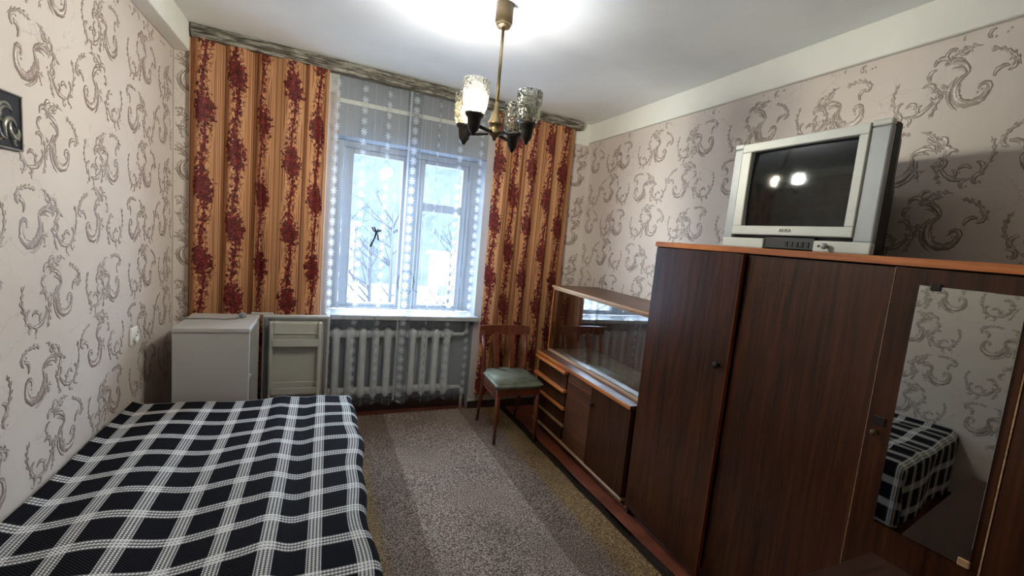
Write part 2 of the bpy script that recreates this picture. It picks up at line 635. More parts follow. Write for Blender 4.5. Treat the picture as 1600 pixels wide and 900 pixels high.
HEM = plain('cream fringe', srgb(176, 160, 140), 0.95, 0, 0.1, 60)
MIRROR = NT('silvered mirror').set(**{'Base Color': (0.44, 0.45, 0.44, 1), 'Metallic': 1.0, 'Roughness': 0.02}).mat
SCREEN = NT('dark picture tube glass').set(**{'Base Color': srgb(24, 26, 26), 'Roughness': 0.07, 'Specular IOR Level': 0.5}).mat
GLASS = thin_glass('window glass', (0.97, 0.985, 0.99, 1), 0.35)
CABINET_GLASS = thin_glass('cabinet glass', (0.97, 0.98, 0.98, 1), 3.4)
CRYSTAL = crystal_mat('pressed crystal glass', (0.97, 0.96, 0.91, 1))
BULB_COOL = glow('lit cool bulb', (1.0, 0.98, 0.90, 1), 16.0)
BULB_WARM = glow('lit warm bulb', (1.0, 0.80, 0.42, 1), 3.5)
BULB_OFF = thin_glass('unlit clear bulb', (0.93, 0.93, 0.9, 1), 1.0)
CARPET, PLAID, ROSES, TULLE = carpet_mat(), plaid_mat(), rose_mat(), tulle_mat()
FLOOR_PAINT = floor_mat()
SKIRT = plain('brown skirting paint darkened for shade', srgb(52, 35, 28), 0.5)  # darkened brown: stands in for the shade along the window wall


def cornice_mat():
    n = NT('old flaking paint over wood')
    v = n.uv('Object')
    f = n.noise(n.map(v, (4, 30, 30)), 2.2, 6, 0.65, 0.6)
    n.set(**{'Base Color': n.ramp(f, [(0.38, srgb(46, 40, 34)), (0.5, srgb(104, 97, 86)), (0.64, srgb(172, 166, 156))]), 'Roughness': 0.7})
    n.set(Normal=n.bump(f, 0.5, 0.004))
    return n.mat


CORNICE = cornice_mat()

# ------------------------------------------------------------------ the room
XL, XR, YB, YR, H = -0.86, 2.07, 3.64, -1.35, 2.54
ZP = 2.385                                   # wallpaper stops here, painted beams above


def struct(name, bm, mat, parent=None, smooth=False):
    o = obj(name, bm, mat, parent, smooth)
    if parent is None:
        o['kind'] = 'structure'
    return o


def arc_pts(cx, cy, r, a0, span, k, n):
    out = []
    for i in range(n + 1):
        t = i / n
        a = R(a0 + span * t)
        q = r * (1 - k * t)
        out.append((cx + q * math.cos(a), cy + q * math.sin(a)))
    return out


HOOK = [  # centre, radius, start angle, sweep, half width, spiral-in: one acanthus scroll about 0.28 m tall
    (0.000, 0.000, 0.078, 105, 262, 0.0125, 0.42), (0.000, 0.000, 0.060, 140, 150, 0.0055, 0.20),
    (0.004, 0.000, 0.096, 130, 100, 0.0060, 0.02), (0.030, -0.008, 0.026, -60, 250, 0.0065, 0.45),
    (-0.090, 0.078, 0.072, -4, 92, 0.0085, 0.10), (-0.078, 0.070, 0.050, 10, 80, 0.0045, 0.05),
    (-0.120, 0.150, 0.034, -10, 190, 0.0080, 0.45), (-0.070, 0.176, 0.030, 215, -165, 0.0070, 0.35),
    (-0.140, 0.108, 0.028, 70, 165, 0.0070, 0.40), (-0.060, 0.128, 0.026, 160, -150, 0.0060, 0.30),
    (0.096, 0.030, 0.034, 190, -140, 0.0070, 0.35), (0.112, 0.056, 0.024, 250, 170, 0.0060, 0.40),
    (-0.100, 0.010, 0.024, 20, 150, 0.0055, 0.35), (-0.030, 0.178, 0.022, 180, 150, 0.0055, 0.35),
    (-0.020, 0.095, 0.088, 58, 96, 0.0036, 0.0), (0.015, 0.020, 0.128, 8, 66, 0.0036, 0.0), (-0.120, -0.020, 0.070, -20, 110, 0.0034, 0.0)]
SPRIG = [
    (0.000, 0.000, 0.090, 200, 95, 0.0075, 0.05), (-0.060, 0.010, 0.030, 40, 190, 0.0075, 0.45),
    (0.040, -0.040, 0.030, 100, -170, 0.0075, 0.40), (0.062, -0.082, 0.026, 60, 200, 0.0070, 0.45),
    (-0.096, -0.020, 0.026, 0, -170, 0.0065, 0.35), (0.000, -0.050, 0.026, 20, 150, 0.0060, 0.30),
    (-0.040, -0.066, 0.022, 90, -160, 0.0055, 0.35), (0.020, -0.104, 0.020, 80, 180, 0.0055, 0.40),
    (-0.020, 0.020, 0.100, -50, 92, 0.0036, 0.0), (0.030, -0.030, 0.125, 150, 70, 0.0036, 0.0)]


def scrolls(bm, tone, to_world, u0, u1, v0, v1, holes=(), seed=1, coarse=False):
    """The wallpaper's raised scrolls: thin leaves of vinyl lying on the paper."""
    rnd = random.Random(seed)
    PU, PV = 0.215, 0.52
    cu = int((u1 - u0) / PU) + 2
    cv = int((v1 - v0) / PV) + 3
    for i in range(-1, cu):
        for j in range(-1, cv):
            for part, (ou, ov, ang, sc) in ((HOOK, (0.10, 0.16, 8, 0.86)), (SPRIG, (0.12, 0.43, -6, 0.88))):
                flip = -1 if i % 2 else 1
                bu = u0 + i * PU + ou
                bv = v0 + j * PV + ov + (0.26 if i % 2 else 0.0)
                if part is HOOK and (i // 2) % 2:
                    ang = 38
                ca, sa = math.cos(R(ang * flip)) * sc, math.sin(R(ang * flip)) * sc
                strokes = []
                for (cx, cy, r, a0, span, w, k) in part:
                    n = max(6, int(abs(span) / 17))
                    base = arc_pts(cx, cy, r, a0, span, k, n)
                    strokes.append((base, w * 1.35))
                    if w > 0.0070:                       # acanthus lobes along the outer side
                        for q in range(2, n - 1, 2):
                            (xa, ya), (xb, yb) = base[q - 1], base[q + 1]
                            da = math.atan2(yb - ya, xb - xa)
                            sg = -1 if span > 0 else 1
                            if q % 4 == 0:
                                sg = -sg
                            L = w * rnd.uniform(1.6, 2.6)
                            turn = rnd.uniform(0.7, 1.1) * sg
                            pts_ = [(base[q][0] + L * (f * math.cos(da + turn * (1 - 0.8 * f))), base[q][1] + L * (f * math.sin(da + turn * (1 - 0.8 * f)))) for f in (0, 0.3, 0.55, 0.8, 1.0)]
                            strokes.append((pts_, w * 0.55))
                    if w < 0.0040:                       # a leafy stem: small leaves in pairs
                        for q in range(1, n):
                            (xa, ya), (xb, yb) = base[q - 1], base[q + 1]
                            da = math.atan2(yb - ya, xb - xa)
                            for sg in (-1, 1):
                                L = rnd.uniform(0.013, 0.024)
                                tn_ = sg * rnd.uniform(0.6, 1.1)
                                strokes.append(([(base[q][0] + L * f * math.cos(da + tn_ * (1 - 0.5 * f)), base[q][1] + L * f * math.sin(da + tn_ * (1 - 0.5 * f))) for f in (0, 0.25, 0.5, 0.75, 1.0)], 0.0042))
                    if 0.0040 < w < 0.0072 and r < 0.036:         # berries at the end of a sprig
                        ex_, ey_ = base[-1]
                        for q in range(2):
                            aa = rnd.uniform(0, 6.28)
                            strokes.append(([(ex_ + 0.010 * math.cos(aa) + f * 0.009, ey_ + 0.010 * math.sin(aa)) for f in (-0.5, -0.2, 0.2, 0.5)], 0.0048))
                for base, w in strokes:
                    n = len(base) - 1
                    pts = [(x * flip, y) for x, y in base]
                    pts = [(bu + x * ca - y * sa, bv + x * sa + y * ca) for x, y in pts]
                    rows = []
                    ok = True
                    for q, (x, y) in enumerate(pts):
                        t = q / n
                        xa, ya = pts[max(q - 1, 0)]
                        xb, yb = pts[min(q + 1, n)]
                        dx, dy = xb - xa, yb - ya
                        L = math.hypot(dx, dy) or 1
                        nx, ny = -dy / L * flip, dx / L * flip
                        hw = w * sc * (math.sin(PI * min(1, t * 0.93 + 0.05)) ** 0.6) * (1 + 0.15 * math.sin(q * 2.6))
                        row = []
                        for s, hgt, tn in ((-1, 0.0003, 0.02), (-0.5, 0.0012, 0.30), (0.1, 0.0016, 0.52 + 0.5 * max(0, math.sin(t * 7 + i))), (0.55, 0.0012, 0.30), (1, 0.0003, 0.05)):
                            uu, vv = x + nx * hw * s, y + ny * hw * s
                            if not (u0 < uu < u1 and v0 < vv < v1):
                                ok = False
                            for (ha, hb, hc, hd) in holes:
                                if ha < uu < hb and hc < vv < hd:
                                    ok = False
                            row.append((uu, vv, hgt, tn))
                        rows.append(row)
                    if not ok:
                        continue
                    vr = []
                    for row in rows:
                        ring = []
                        for uu, vv, hgt, tn in row:
                            vt = bm.verts.new(to_world(uu, vv, hgt))
                            vt[tone] = tn
                            ring.append(vt)
                        vr.append(ring)
                    for a, b in zip(vr, vr[1:]):
                        for c in range(4):
                            fc = bm.faces.new((a[c], a[c + 1], b[c + 1], b[c]))
                            fc.material_index = 1
                            fc.smooth = True


# floor: a slab with painted boards on it
bm = new()
box(bm, (XL - 0.3, YR - 0.3, -0.20), (XR + 0.3, YB + 0.40, -0.028))
floor = struct('floor', bm, FLOOR_PAINT)
xb = XL
while xb < XR - 0.01:
    xe = min(xb + 0.118, XR)
    one_box('plank', (xb + 0.001, YR, -0.03), (xe - 0.001, YB + 0.10, 0.0 - random.uniform(0, 0.0006)), FLOOR_PAINT, floor, 0.002)
    xb += 0.118

bm = new()
box(bm, (XL - 0.3, YR - 0.2, H), (XR + 0.3, YB + 0.4, H + 0.15))
struct('ceiling', bm, CEIL)

# left wall
bm = new()
tone = bm.verts.layers.float.new('tone')
box(bm, (XL - 0.2, YR - 0.2, 0), (XL, YB + 0.3, H))
scrolls(bm, tone, lambda u, v, h: (XL + 0.0002 + h, u, v), -1.30, 3.50, 0.42, ZP - 0.005, seed=3)
struct('wall_left', bm, [PAPER, SCROLL])
# right wall
bm = new()
tone = bm.verts.layers.float.new('tone')
box(bm, (XR, YR - 0.2, 0), (XR + 0.2, YB + 0.3, H))
scrolls(bm, tone, lambda u, v, h: (XR - 0.0002 - h, -u, v), -3.60, 1.30, 0.98, ZP - 0.005, seed=4)
struct('wall_right', bm, [PAPER, SCROLL])
# wall behind the camera
bm = new()
box(bm, (XL - 0.2, YR - 0.2, 0), (XR + 0.2, YR, H))
struct('wall_rear', bm, PAPER)
# window wall, with the window opening and a niche for the radiator under it
WX0, WX1, WZ0, WZ1 = 0.03, 1.13, 0.79, 2.085
bm = new()
tone = bm.verts.layers.float.new('tone')
box(bm, (XL, YB, 0), (WX0, YB + 0.34, H))
box(bm, (WX1, YB, 0), (XR, YB + 0.34, H))
box(bm, (WX0, YB, WZ1), (WX1, YB + 0.34, H))
box(bm, (WX0, YB + 0.11, 0), (WX1, YB + 0.34, WZ0))
scrolls(bm, tone, lambda u, v, h: (u, YB - 0.0002 - h, v), 1.62, XR - 0.01, 0.6, ZP - 0.03, seed=6)
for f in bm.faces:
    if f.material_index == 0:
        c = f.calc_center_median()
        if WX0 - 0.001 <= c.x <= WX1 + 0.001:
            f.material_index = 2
struct('wall_back', bm, [PAPER, SCROLL, WHITE_WALL])
# boxed-in corner, papered, left of the window
bm = new()
tone = bm.verts.layers.float.new('tone')
box(bm, (XL, 3.51, 0), (-0.60, YB, ZP), 0.006, 2)
scrolls(bm, tone, lambda u, v, h: (u, 3.5098 - h, v), XL + 0.005, -0.61, 0.5, ZP - 0.01, seed=8)
struct('trim_1', bm, [PAPER, SCROLL])['label'] = 'papered boxed-in corner beside the left curtain'
for i, (lo, hi) in enumerate([((XL, YR, ZP), (-0.775, 3.56, H)), ((2.045, YR, ZP), (XR, YB, H)),
                              ((-0.775, 3.51, ZP), (-0.60, YB, H)), ((-0.60, YB - 0.012, ZP - 0.03), (WX0, YB, H)), ((WX1, YB - 0.012, ZP - 0.03), (2.045, YB, H)), ((WX0, YB - 0.006, 2.305), (WX1, YB, 2.335))]):
    bm = new()
    box(bm, lo, hi, 0.004, 1)
    struct('trim_%d' % (i + 2), bm, BEAM)
bm = new()
box(bm, (XL, YR, 0), (XL + 0.018, 3.51, 0.07), 0.004)
struct('baseboard_left', bm, SKIRT)
bm = new()
box(bm, (XR - 0.018, YR, 0), (XR, YB, 0.07), 0.004)
struct('baseboard_right', bm, SKIRT)
bm = new()
box(bm, (-0.60, YB - 0.018, 0), (WX0, YB, 0.07), 0.004)
box(bm, (WX1, YB - 0.018, 0), (XR - 0.018, YB, 0.07), 0.004)
box(bm, (WX0, YB + 0.09, 0), (WX1, YB + 0.11, 0.10), 0.004)  # dark strip added to paint the shade at the foot of the niche
struct('baseboard_back', bm, SKIRT)

# ------------------------------------------------------------------ window
FY0, FY1 = 3.83, 3.90
bm = new()
win_root = None
box(bm, (WX0, FY0 - 0.01, WZ0 + 0.03), (0.085, FY1, WZ1), 0.004)
box(bm, (1.045, FY0 - 0.01, WZ0 + 0.03), (WX1, FY1, WZ1), 0.004)
box(bm, (0.085, FY0 - 0.01, 2.040), (1.045, FY1, WZ1), 0.004)
box(bm, (0.085, FY0 - 0.01, WZ0 + 0.03), (1.045, FY1, 0.835), 0.004)
box(bm, (0.565, FY0 - 0.015, 0.835), (0.615, FY1, 2.040), 0.004)
window = struct('window_1', bm, FRAME_WHITE)


def sash(x0, x1, z0, z1, gx0, gx1, gz0, gz1, bar=None):
    bm = new()
    y0, y1 = FY0 + 0.005, FY1 - 0.012
    box(bm, (x0, y0, z0), (gx0, y1, z1), 0.004)
    box(bm, (gx1, y0, z0), (x1, y1, z1), 0.004)
    box(bm, (gx0, y0, gz1), (gx1, y1, z1), 0.004)
    box(bm, (gx0, y0, z0), (gx1, y1, gz0), 0.004)
    if bar:
        box(bm, (gx0, y0 - 0.006, bar[0]), (gx1, y1, bar[1]), 0.004)
    s = obj('window_sash', bm, FRAME_WHITE, window)
    if bar:
        one_box('pane', (gx0, y0 + 0.025, bar[1]), (gx1, y0 + 0.029, gz1), GLASS, s, 0)
        one_box('pane', (gx0, y0 + 0.025, gz0), (gx1, y0 + 0.029, bar[0]), GLASS, s, 0)
    else:
        one_box('pane', (gx0, y0 + 0.025, gz0), (gx1, y0 + 0.029, gz1), GLASS, s, 0)
    return s


sash(0.088, 0.563, 0.837, 2.038, 0.155, 0.512, 0.862, 2.0)
sash(0.617, 1.043, 0.837, 2.038, 0.688, 0.997, 0.862, 2.006, (1.632, 1.70))
one_box('window_sill', (WX0 - 0.02, YB - 0.075, 0.775), (WX1 + 0.02, FY0 - 0.01, 0.812), FRAME_WHITE, window, 0.006, 2)
for z in (1.05, 1.85):
    one_box('hinge', (1.036, FY0 - 0.016, z), (1.050, FY0 + 0.002, z + 0.07), FRAME_WHITE, window, 0.002)

# handle loop of black cord and a thin wire on the window
t = thing('window_cord', 'black cord looped round the middle window post', 'cord', (0.56, 3.80, 1.0))
bm = new()
tube(bm, [(0.585 + 0.075 * math.cos(a) * 0.85, 3.805 - 0.004 * math.sin(a), 1.045 + 0.10 * math.sin(a)) for a in [k * 2 * PI / 24 for k in range(25)]], 0.006, 6)
obj('loop', bm, BLACK, t, True)
t = thing('thin_wire', 'thin dark wire running from the window post down to the sill', 'wire', (0.70, 3.80, 0.82))
bm = new()
tube(bm, [(0.65, 3.812, 0.985), (0.72, 3.808, 0.95), (0.82, 3.80, 0.90), (0.92, 3.79, 0.855), (1.0, 3.78, 0.818)], 0.0035, 6)
obj('wire_strand', bm, BLACK, t, True)

# ------------------------------------------------------------------ radiator
t = thing('radiator', 'cream cast-iron radiator under the window behind the tulle', 'radiator', (0.50, 3.68, 0.0))
x = 0.040
NSEC = 10
for i in range(NSEC):
    cx = x + 0.0465 + i * 0.093
    bm = new()
    for cy in (3.655, 3.712):
        prof = [(0.010, 0.145), (0.020, 0.155), (0.030, 0.175), (0.026, 0.22), (0.026, 0.62), (0.034, 0.655), (0.030, 0.675), (0.012, 0.690)]
        lathe(bm, prof, 10, Matrix.Translation((cx, cy, 0)))
    box(bm, (cx - 0.012, 3.655, 0.19), (cx + 0.012, 3.712, 0.65), 0.004)
    for cz in (0.19, 0.645):
        lathe(bm, [(0.030, -0.0465), (0.030, 0.0465)], 12, Matrix.Translation((cx, 3.684, cz)) @ Matrix.Rotation(PI / 2, 4, 'Y'))
    obj('section', bm, RAD_WHITE, t, True)
bm = new()
tube(bm, [(0.97, 3.684, 0.19), (1.06, 3.684, 0.19), (1.085, 3.684, 0.16), (1.085, 3.684, 0.0)], 0.014, 10)
obj('pipe', bm, RAD_WHITE, t, True)
bm = new()
tube(bm, [(0.97, 3.684, 0.645), (1.06, 3.684, 0.645), (1.092, 3.70, 0.67), (1.092, 3.70, 0.785)], 0.014, 10)
obj('pipe', bm, RAD_WHITE, t, True)

# ------------------------------------------------------------------ cornice and curtains
def rail_y(x):
    return 3.485 + (x + 0.78) * 0.042


bm = new()
M = Matrix.Translation((0.585, rail_y(0.585), 0)) @ Matrix.Rotation(math.atan(0.042), 4, 'Z')
hw = 1.355
for (y0, y1, z0, z1) in ((-0.030, 0.055, 2.505, 2.538), (-0.040, 0.045, 2.488, 2.507), (-0.026, 0.050, 2.464, 2.490)):
    box(bm, (-hw, y0, z0), (hw, y1, z1), 0.005, 2, M)
o = obj('curtain_cornice', bm, CORNICE)
tag(o, 'long weathered wooden curtain cornice with flaking paint along the ceiling', 'cornice')


def drape(name, x0, x1, zt, zb, folds, amp, cloth_w, seed, mat, yoff, shear=0.0, phase=0.0, u_off=0.0, ns=150, nt=36, hem=False, squeeze=0.0, zb2=None):
    rnd = random.Random(seed)
    ph = [rnd.uniform(0, 6.28) for _ in range(4)]

    def pos(s, w):
        # s 0..1 across, w 0 top .. 1 bottom
        warp = s + 0.035 * math.sin(2 * PI * folds * 0.43 * s + ph[0]) + 0.02 * math.sin(2 * PI * folds * 0.71 * s + ph[1])
        e0 = 0.035 * math.sin(ph[0]) + 0.02 * math.sin(ph[1])
        e1 = 0.035 * math.sin(2 * PI * folds * 0.43 + ph[0]) + 0.02 * math.sin(2 * PI * folds * 0.71 + ph[1])
        f = (warp - e0) / (1 + e1 - e0)
        x = x0 + (x1 - x0) * f + shear * w - squeeze * (f - 0.5) * math.sin(PI * w)
        a = amp * (0.55 + 0.45 * w)
        y = rail_y(x) + yoff + a * math.sin(2 * PI * folds * s + phase + 0.5 * math.sin(3 * w + ph[2])) + 0.35 * a * math.sin(2 * PI * folds * 2.3 * s + ph[3])
        return x, y
    us = [0.0]
    N = 400
    px, py = pos(0, 0.3)
    for i in range(1, N + 1):
        qx, qy = pos(i / N, 0.3)
        us.append(us[-1] + math.hypot(qx - px, qy - py))
        px, py = qx, qy
    k = cloth_w / us[-1] if cloth_w else 1.0

    def fn(s, w):
        x, y = pos(s, w)
        bot = zb + ((zb2 - zb) * s if zb2 is not None else 0) + 0.012 * math.sin(2 * PI * folds * s + ph[1])
        z = zt + (bot - zt) * w
        return (x, y, z), (u_off + us[int(s * N)] * k, z)
    o = cloth(name, fn, ns, nt, mat)
    if hem:
        at = o.data.attributes.new('hem', 'FLOAT', 'POINT')
        for i in range(ns + 1):
            for j in range(nt + 1):
                s, w = i / ns, j / nt
                d = 0.0
                if s < 0.022 or s > 0.978:
                    d = 1.0
                at.data[i * (nt + 1) + j].value = d
    return o


o = drape('rose_curtain', -0.775, -0.03, 2.462, 0.10, 5.5, 0.030, 1.16, 11, ROSES, -0.015, phase=0.8)
tag(o, 'ochre curtain with dark red roses hanging behind the small fridge', 'curtain', 'rose curtains')
o = drape('rose_curtain', 1.165, 1.875, 2.462, 0.15, 5.0, 0.030, 1.12, 23, ROSES, -0.02, phase=2.2, u_off=0.07)
tag(o, 'ochre curtain with dark red roses hanging behind the wooden chair', 'curtain', 'rose curtains')
o = drape('tulle_curtain', -0.05, 0.60, 2.470, 0.14, 6.0, 0.013, 0.88, 31, TULLE, 0.045, u_off=0.02, ns=170, hem=True, zb2=0.10)
tag(o, 'sheer white tulle half with flower bands, next to the left rose curtain', 'tulle', 'tulle curtains')
o = drape('tulle_curtain', 0.50, 1.20, 2.470, 0.13, 6.0, 0.013, 0.94, 37, TULLE, 0.030, u_off=0.05, ns=170, hem=True, zb2=0.12)
tag(o, 'sheer white tulle half with flower bands, next to the right rose curtain', 'tulle', 'tulle curtains')

# small black bow pinned on the tulle
t = thing('ribbon_bow', 'small black ribbon bow pinned to the left tulle', 'bow', (0.308, 3.52, 1.40))
for (dx0, dx1, zz0, zz1, wd) in ((0.0, -0.030, 0.0, 0.028, 0.010), (0.0, 0.034, 0.0, 0.012, 0.012)):
    bm = new()
    tube(bm, [(0.312 + dx0, 3.522, 1.435 + zz0), (0.312 + (dx0 + dx1) * 0.5, 3.514, 1.435 + zz1 * 0.9 + 0.006), (0.312 + dx1, 3.522, 1.435 + zz1), (0.312 + dx1 * 0.5, 3.53, 1.432 + zz1 * 0.3), (0.312, 3.522, 1.433)], 0.0055, 6)
    obj('bow_loop', bm, BLACK, t, True)
bm = new()
box(bm, (0.306, 3.513, 1.427), (0.320, 3.530, 1.443), 0.004, 2)
obj('knot', bm, BLACK, t)
for (dx, dz, w) in ((-0.030, -0.110, 0.012), (0.024, -0.060, 0.009)):
    bm = new()
    n = 6
    a = []
    for i in range(n + 1):
        s = i / n
        p = Vector((0.312 + dx * s + 0.004 * math.sin(s * 5), 3.520 + 0.003 * math.sin(s * 7), 1.432 + dz * s))
        a.append((bm.verts.new(p - Vector((w / 2, 0, 0))), bm.verts.new(p + Vector((w / 2, 0.002, 0)))))
    for (p, q), (r_, s_) in zip(a, a[1:]):
        bm.faces.new((p, q, s_, r_))
    bmesh.ops.solidify(bm, geom=bm.faces[:], thickness=0.0015)
    obj('ribbon_tail', bm, BLACK, t)

# ------------------------------------------------------------------ carpet
bm = new()
CXM, CYM = 0.80, 1.30
nx, ny = 40, 80
grid = []
for i in range(nx + 1):
    row = []
    for j in range(ny + 1):
        xx = -0.715 + 1.43 * i / nx
        yy = -2.3 + 4.64 * j / ny
        z = 0.009 + 0.0015 * math.sin(xx * 9 + yy * 4) + 0.001 * math.sin(yy * 11)
        if abs(xx) > 0.66:
            z += 0.004 * max(0, math.sin(yy * 5.3 + 1)) ** 3
        row.append(bm.verts.new((xx, yy, z)))
    grid.append(row)
for i in range(nx):
    for j in range(ny):
        bm.faces.new((grid[i][j], grid[i + 1][j], grid[i + 1][j + 1], grid[i][j + 1]))
bmesh.ops.solidify(bm, geom=bm.faces[:], thickness=0.008)
car = obj('carpet_runner', bm, CARPET, None, True)
car.location = (CXM, CYM, 0.0)
car.rotation_euler = (0, 0, R(1.2))
tag(car, 'brown speckled carpet runner with darker bands and tan borders on the floor', 'carpet')

# ------------------------------------------------------------------ bed and blanket
BX0, BX1, BY0, BY1, BZ = -0.845, 0.150, 1.04, 2.86, 0.430
t = thing('bed', 'low bed along the left wall, hidden under the checked blanket', 'bed', (-0.35, 1.95, 0))
one_box('mattress', (BX0, BY0 + 0.03, 0.25), (BX1 - 0.03, BY1 + 0.01, BZ), MAROON, t, 0.03, 3)
one_box('bed_frame', (BX0 + 0.01, BY0 + 0.02, 0.10), (BX1 - 0.01, BY1 - 0.02, 0.25), WALNUT, t, 0.006)
for lx in (BX0 + 0.05, BX1 - 0.09):
    for ly in (BY0 + 0.07, BY1 - 0.11):
        one_box('leg', (lx, ly, 0.0), (lx + 0.04, ly + 0.04, 0.10), WALNUT, t, 0.004)

TOPZ = 0.470


def bend(d, r=0.05):
    # distance past an edge, measured along the cloth -> (out, drop)
    if d <= 0:
        return d, 0.0
    q = r * PI / 2
    if d < q:
        a = d / r
        return r * math.sin(a), r * (1 - math.cos(a))
    return r, r + (d - q)


EX, EY0, EY1 = BX1 - 0.012, BY0 + 0.02, BY1 - 0.045


def blanket(s, w):
    sx = -0.845 + s * 1.36          # cloth metre across, 0 at room x = 0
    ty = 0.66 + w * 2.275           # cloth metre along the bed
    ox, dx = bend(sx - EX, 0.040)
    oy1, d1 = bend(ty - EY1, 0.035)
    oy0, d0 = bend(EY0 - ty, 0.05)
    x = EX + ox
    y = ty if (EY0 < ty < EY1) else (EY1 + oy1 if ty >= EY1 else EY0 - oy0)
    drop = max(dx, d1, d0)
    if min(dx, max(d1, d0)) > 0.02:                      # corner folds
        x -= 0.02
    flat = 1.0 if drop == 0 else max(0.0, 1 - drop / 0.05)
    z = TOPZ - drop
    z += flat * (0.010 * math.exp(-((sx + 0.60) / 0.10) ** 2) - 0.014 * math.exp(-((sx + 0.40) / 0.11) ** 2)
                 + 0.013 * math.exp(-((sx + 0.16 + 0.05 * (ty - 2)) / 0.045) ** 2) - 0.008 * math.exp(-((sx + 0.07) / 0.04) ** 2)
                 + 0.004 * math.sin(sx * 17 + ty * 3) + 0.003 * math.sin(ty * 9 - sx * 6))
    x += (0.011 * math.sin(ty * 6.1 + 0.6) + 0.006 * math.sin(ty * 15.0)) * min(1.0, max(0.0, (sx - 0.03) / 0.1))
    if sx < -0.80:
        z += 0.02 * ((-0.80 - sx) / 0.045)
    if dx > 0.03:
        x += 0.012 * math.sin(ty * 7.5 + 1) * min(1, dx / 0.2) + 0.012 * math.sin(ty * 3.1) * min(1, dx / 0.25)
    if d1 > 0.02:
        y += 0.006 * math.sin(sx * 14)
    if d0 > 0.03:
        y += 0.012 * math.sin(sx * 11) * min(1, d0 / 0.2)
    z = max(z, 0.035 + 0.01 * math.sin(ty * 8 + sx * 9))
    return (x, y, z), (sx, ty - 1.327 + 0.151 * 20)


bl = cloth('checked_blanket', blanket, 110, 180, PLAID, None, 0.006)
tag(bl, 'navy waffle-weave blanket with white checks spread over the bed', 'blanket')
bm = new()
rnd = random.Random(5)
for i in range(95):
    xx = -0.10 + 0.25 * i / 95
    p = Vector((xx, EY1 + 0.030 + rnd.uniform(-0.003, 0.003), TOPZ - 0.030))
    tube(bm, [p, p + Vector((rnd.uniform(-0.006, 0.006), 0.012, 0.006)), p + Vector((rnd.uniform(-0.012, 0.012), 0.020, -0.018))], 0.0016, 4, False)
fr = obj('fringe', bm, HEM, bl)
fr['kind'] = 'stuff'
fr['label'] = 'cream fringe'

# ------------------------------------------------------------------ fridge
FX0, FX1, FYa, FYb, FZ = -0.715, -0.372, 2.925, 3.350, 0.846
t = thing('mini_fridge', 'small white fridge with its door wide open between bed and curtain', 'fridge', (-0.54, 3.13, 0))
bm = new()
box(bm, (FX0, FYa, 0.03), (FX0 + 0.025, FYb, FZ - 0.028))                # back skin
box(bm, (FX0 + 0.025, FYa, 0.03), (FX1, FYa + 0.03, FZ - 0.028))         # near side
box(bm, (FX0 + 0.025, FYb - 0.03, 0.03), (FX1, FYb, FZ - 0.028))         # far side
box(bm, (FX0 + 0.025, FYa + 0.03, 0.03), (FX1, FYb - 0.03, 0.08))
bmesh.ops.remove_doubles(bm, verts=bm.verts[:], dist=0.0001)
obj('cabinet_body', bm, FRIDGE_WHITE, t)
one_box('cabinet_top', (FX0 - 0.004, FYa - 0.006, FZ - 0.028), (FX1 + 0.004, FYb, FZ), FRIDGE_WHITE, t, 0.007, 3)
one_box('shelf', (FX0 + 0.03, FYa + 0.03, 0.46), (FX1 - 0.03, FYb - 0.03, 0.468), FRIDGE_IN, t, 0.001)
for fy in (FYa + 0.04, FYb - 0.04):
    for fx in (FX0 + 0.05, FX1 - 0.05):
        bm = new()
        lathe(bm, [(0.018, 0.0), (0.018, 0.03)], 12, Matrix.Translation((fx, fy, 0)))
        obj('foot', bm, BLACK, t)
one_box('hinge_cover', (FX1 - 0.045, FYb - 0.025, FZ), (FX1 + 0.075, FYb + 0.012, FZ + 0.012), FRIDGE_WHITE, t, 0.004, 2)
DX0, DX1, DY0, DY1, DZ0, DZ1 = -0.352, 0.034, 3.315, 3.352, 0.045, 0.848
bm = new()
box(bm, (DX0, DY0, DZ0), (DX1, DY1, DZ1), 0.008, 2)
door = obj('door', bm, FRIDGE_WHITE, t)
bm = new()
# gasket frame
for lo, hi in (((DX0 + 0.012, DY0 - 0.010, DZ0 + 0.012), (DX0 + 0.030, DY0, DZ1 - 0.012)), ((DX1 - 0.030, DY0 - 0.010, DZ0 + 0.012), (DX1 - 0.012, DY0, DZ1 - 0.012)),
               ((DX0 + 0.03, DY0 - 0.010, DZ1 - 0.030), (DX1 - 0.03, DY0, DZ1 - 0.012)), ((DX0 + 0.03, DY0 - 0.010, DZ0 + 0.012), (DX1 - 0.03, DY0, DZ0 + 0.030))):
    box(bm, lo, hi, 0.003)
obj('gasket', bm, GASKET, door)
bm = new()
lx0, lx1 = DX0 + 0.042, DX1 - 0.045
box(bm, (lx0, DY0 - 0.055, DZ0 + 0.05), (lx0 + 0.022, DY0, DZ1 - 0.035), 0.008, 2)
box(bm, (lx1 - 0.022, DY0 - 0.055, DZ0 + 0.05), (lx1, DY0, DZ1 - 0.035), 0.008, 2)
box(bm, (lx0 + 0.02, DY0 - 0.012, DZ0 + 0.05), (lx1 - 0.02, DY0, DZ1 - 0.035), 0.002)
box(bm, (lx0 + 0.02, DY0 - 0.020, 0.728), (lx1 - 0.02, DY0, 0.805), 0.006, 2)
obj('door_liner', bm, FRIDGE_IN, door)
